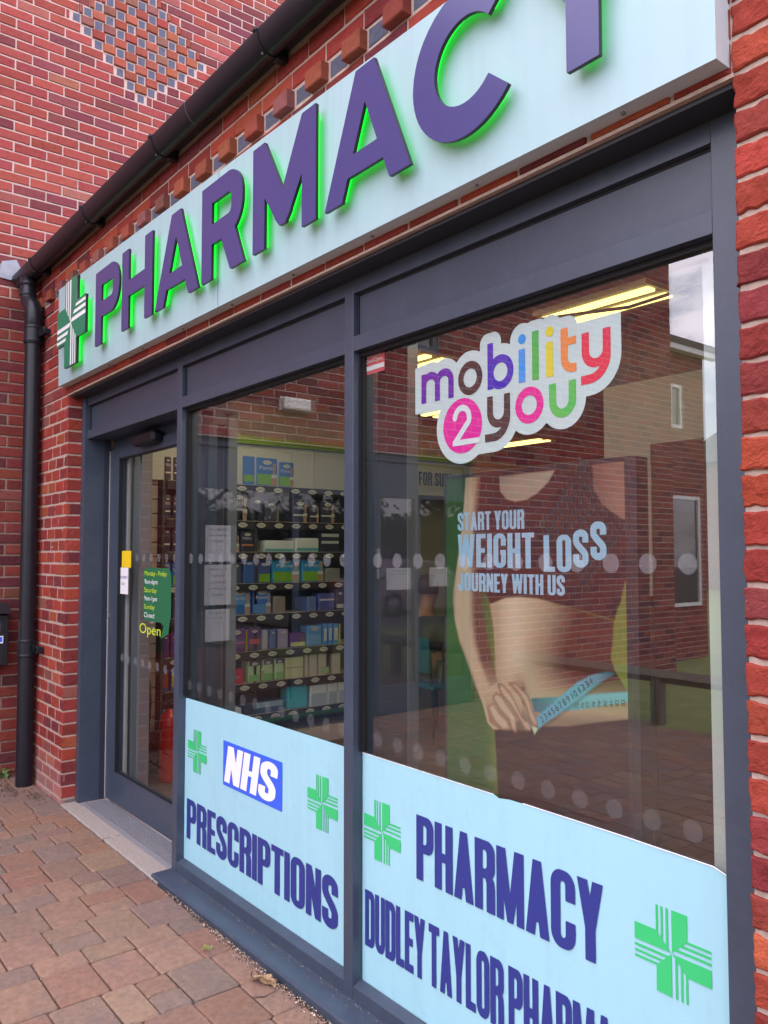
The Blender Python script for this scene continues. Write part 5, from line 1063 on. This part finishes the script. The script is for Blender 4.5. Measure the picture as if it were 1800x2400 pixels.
b = MB(); b.add([(-17.4, -29.6, 5.3), (-7.6, -29.6, 5.3), (-9.2, -32, 7.2), (-15.8, -32, 7.2), (-17.4, -34.4, 5.3), (-7.6, -34.4, 5.3)], [(0, 1, 2, 3), (1, 5, 2), (0, 3, 4), (4, 3, 2, 5), (0, 4, 5, 1)]); b.build('roof', mat('dark tiled roof'), sh)

# ---- parked car and roadside trees to the right, glimpsed twice mirrored in the neighbour's glass
def car(cx, cy, z0, label, paint):
    t = thing('parked_car', label, 'car', (cx, cy, z0)); L, Wd = 4.1, 1.74
    prof = [(-2.05, .42), (-2.02, .62), (-1.85, .80), (-1.05, .93), (-.98, .95), (1.25, .98), (1.9, .95), (2.0, .80), (2.05, .45)]
    b = MB(); n = len(prof); ys = [q[0] for q in prof]; rows = []
    for sx in (-1, -.96, -.6, .6, .96, 1):
        for y, z in prof:
            e = 1-max(0, abs(y)-1.5)*.16; rows.append((cx+sx*Wd/2*e, cy+y, z0+.20+(z-.20)*(1 if abs(sx) < .9 else (.93 if abs(sx) < .99 else .78))))
    low = len(rows)
    for sx in (-1, 1):
        for y, z in prof: e = 1-max(0, abs(y)-1.5)*.16; rows.append((cx+sx*Wd/2*e*.98, cy+y, z0+.20))
    f = [(i*n+k, i*n+k+1, (i+1)*n+k+1, (i+1)*n+k) for i in range(5) for k in range(n-1)]
    f += [(k, low+k, low+k+1, k+1) for k in range(n-1)]+[(5*n+k+1, low+n+k+1, low+n+k, 5*n+k) for k in range(n-1)]
    f += [(0, n, 2*n, 3*n, 4*n, 5*n, low+n, low), tuple(i*n+n-1 for i in (5, 4, 3, 2, 1, 0))+(low+n-1, low+2*n-1)]
    b.add(rows, f); b.build('body', mat('car paint %.2f' % paint[0], paint, .22, .5, coat=.6), t)
    cab = [(-1.05, .93, .80), (-.42, 1.38, .66), (.75, 1.43, .66), (1.65, .97, .78)]; b = MB()
    v = [(cx+sx*w, cy+y, z0+z) for sx in (-1, 1) for y, z, w in cab]; b.add(v, [(0, 1, 2, 3), (7, 6, 5, 4), (1, 5, 6, 2), (0, 4, 5, 1), (2, 6, 7, 3)]); b.build('cabin', mat('car paint %.2f' % paint[0]), t)
    for sx in (-1, 1):
        for pts in (((-.86, .98, .795), (-.36, 1.32, .69), (.18, 1.355, .685), (.18, .985, .795)), ((.25, .985, .795), (.25, 1.355, .685), (.72, 1.36, .69), (1.36, 1.0, .79))):
            b = MB(); b.add([(cx+sx*(w+.004), cy+y, z0+z) for y, z, w in (pts if sx > 0 else pts[::-1])], [(0, 1, 2, 3)]); b.build('window', PANE, t)
        b = MB(); b.box(cx+sx*.80, cy-.80, z0+.98, cx+sx*.98, cy-.68, z0+1.09, bev=.02); b.build('wing_mirror', mat('car paint %.2f' % paint[0]), t)
        b = MB(); b.box(cx+sx*.50, cy-2.045, z0+.60, cx+sx*.78, cy-1.95, z0+.74, bev=.02); b.build('headlight', mat('lamp glass', (.7, .7, .72), .1), t)
        b = MB(); b.box(cx+sx*.55, cy+1.96, z0+.66, cx+sx*.80, cy+2.04, z0+.86, bev=.02); b.build('tail_light', mat('red lamp', (.4, .01, .01), .2), t)
        for wy in (-1.28, 1.28):
            b = MB(); R_ = .31; pr = [(R_*.60, -.10), (R_*.96, -.10), (R_, -.06), (R_, .06), (R_*.96, .10), (R_*.60, .10)]
            v = [(cx+sx*.80+z, cy+wy+r*math.cos(2*math.pi*k/24), z0+R_+r*math.sin(2*math.pi*k/24)) for r, z in pr for k in range(24)]
            b.add(v, [(i*24+k, i*24+(k+1) % 24, (i+1)*24+(k+1) % 24, (i+1)*24+k) for i in range(5) for k in range(24)]); w = b.build('wheel', RUBBER, t)
            b = MB(); c0 = (cx+sx*.895, cy+wy, z0+R_); b.add([c0]+[(c0[0]-sx*(.02 if k % 4 < 2 else .05), c0[1]+R_*.62*math.cos(math.pi*k/10), c0[2]+R_*.62*math.sin(math.pi*k/10)) for k in range(20)], [(0, 1+k, 1+(k+1) % 20) for k in range(20)]); b.build('rim', mat('alloy', (.5, .5, .52), .3, .5, .8), w)
    for yy, zz in ((-2.06, .36), (1.96, .38)): b = MB(); b.box(cx-.76, cy+yy, z0+zz-.12, cx+.76, cy+yy+.10, z0+zz+.10, bev=.04); b.build('bumper', mat('car paint %.2f' % paint[0]), t)
car(6.6, -12.2, -.06, 'pale pink silver parked car, a blurred double reflection beside the poster', (.50, .36, .46))
def tree(x, y, h, rad, label):
    t = thing('tree', label, 'tree', (x, y, -.06), 'roadside trees'); b = MB()
    b.tube([(x, y, -.06), (x+.06, y, h*.25), (x-.05, y+.08, h*.5), (x, y, h*.8)], [.22, .17, .12, .04], 10)
    for k in range(7): a = k*2.4; z = h*(.28+.06*k); b.tube([(x, y, z), (x+math.cos(a)*rad*.45, y+math.sin(a)*rad*.45, z+rad*.35), (x+math.cos(a)*rad*.8, y+math.sin(a)*rad*.8, z+rad*.55)], [.08, .05, .015], 7)
    b.build('trunk', mat('bark', (.07, .05, .04), .9), t); b = MB()
    cl = [(random.gauss(0, .45)*rad, random.gauss(0, .45)*rad, h*random.uniform(.32, .98), random.uniform(.35, .8)) for _ in range(34)]
    for i in range(3400):
        c = random.choice(cl); p = Vector((x+c[0], y+c[1], c[2]))+Vector((random.gauss(0, 1), random.gauss(0, 1), random.gauss(0, .8)))*c[3]*.5; p.z = max(p.z, .9)
        n = Vector((random.gauss(0, 1), random.gauss(0, 1), random.gauss(0, 1))).normalized(); a = n.orthogonal().normalized()*.085; q = n.cross(a)*.6; k = random.uniform(.6, 1.3)
        b.add([p-a, p+q, p+a, p-q], [(0, 1, 2, 3)], (.055*k, .085*k, .022*k))
    b.build('crown', mat('tree leaves', rough=.6, attr=True), t)
hg = thing('hedge', 'clipped dark hedge along the road behind the parked car, mirrored faintly', 'hedge', (10.2, -14, -.06)); b = MB()
for i in range(5200):
    p = Vector((10.2+random.choice((-.55, .55))+random.gauss(0, .12), random.uniform(-26, -2.5), random.uniform(0, 2.55)+random.gauss(0, .08)))
    if random.random() < .25: p.x = 10.2+random.uniform(-.5, .5); p.z = 2.55+random.gauss(0, .09)
    n = Vector((random.gauss(0, 1), random.gauss(0, 1), random.gauss(0, 1))).normalized(); a = n.orthogonal().normalized()*.15; q = n.cross(a)*.7; k = random.uniform(.6, 1.3); b.add([p-a, p+q, p+a, p-q], [(0, 1, 2, 3)], (.04*k, .065*k, .02*k))
b.build('foliage', mat('tree leaves', rough=.6, attr=True), hg); b = MB(); b.box(9.75, -26, -.06, 10.65, -2.5, 2.45); b.build('inner_growth', mat('dark twigs', (.03, .035, .015), .9), hg)
for x, y, h, r_, d in ((13, -9, 6.5, 2.4, 'leafy roadside tree mirrored faintly, nearest the shops'), (13.5, -14, 7.2, 2.6, 'leafy roadside tree mirrored faintly behind the parked car'), (13.2, -19.5, 6.2, 2.5, 'leafy roadside tree mirrored faintly, beyond the parked car'), (12.6, -4.2, 5.8, 2.2, 'smaller leafy roadside tree mirrored faintly in the middle window')): tree(x, y, h, r_, d)
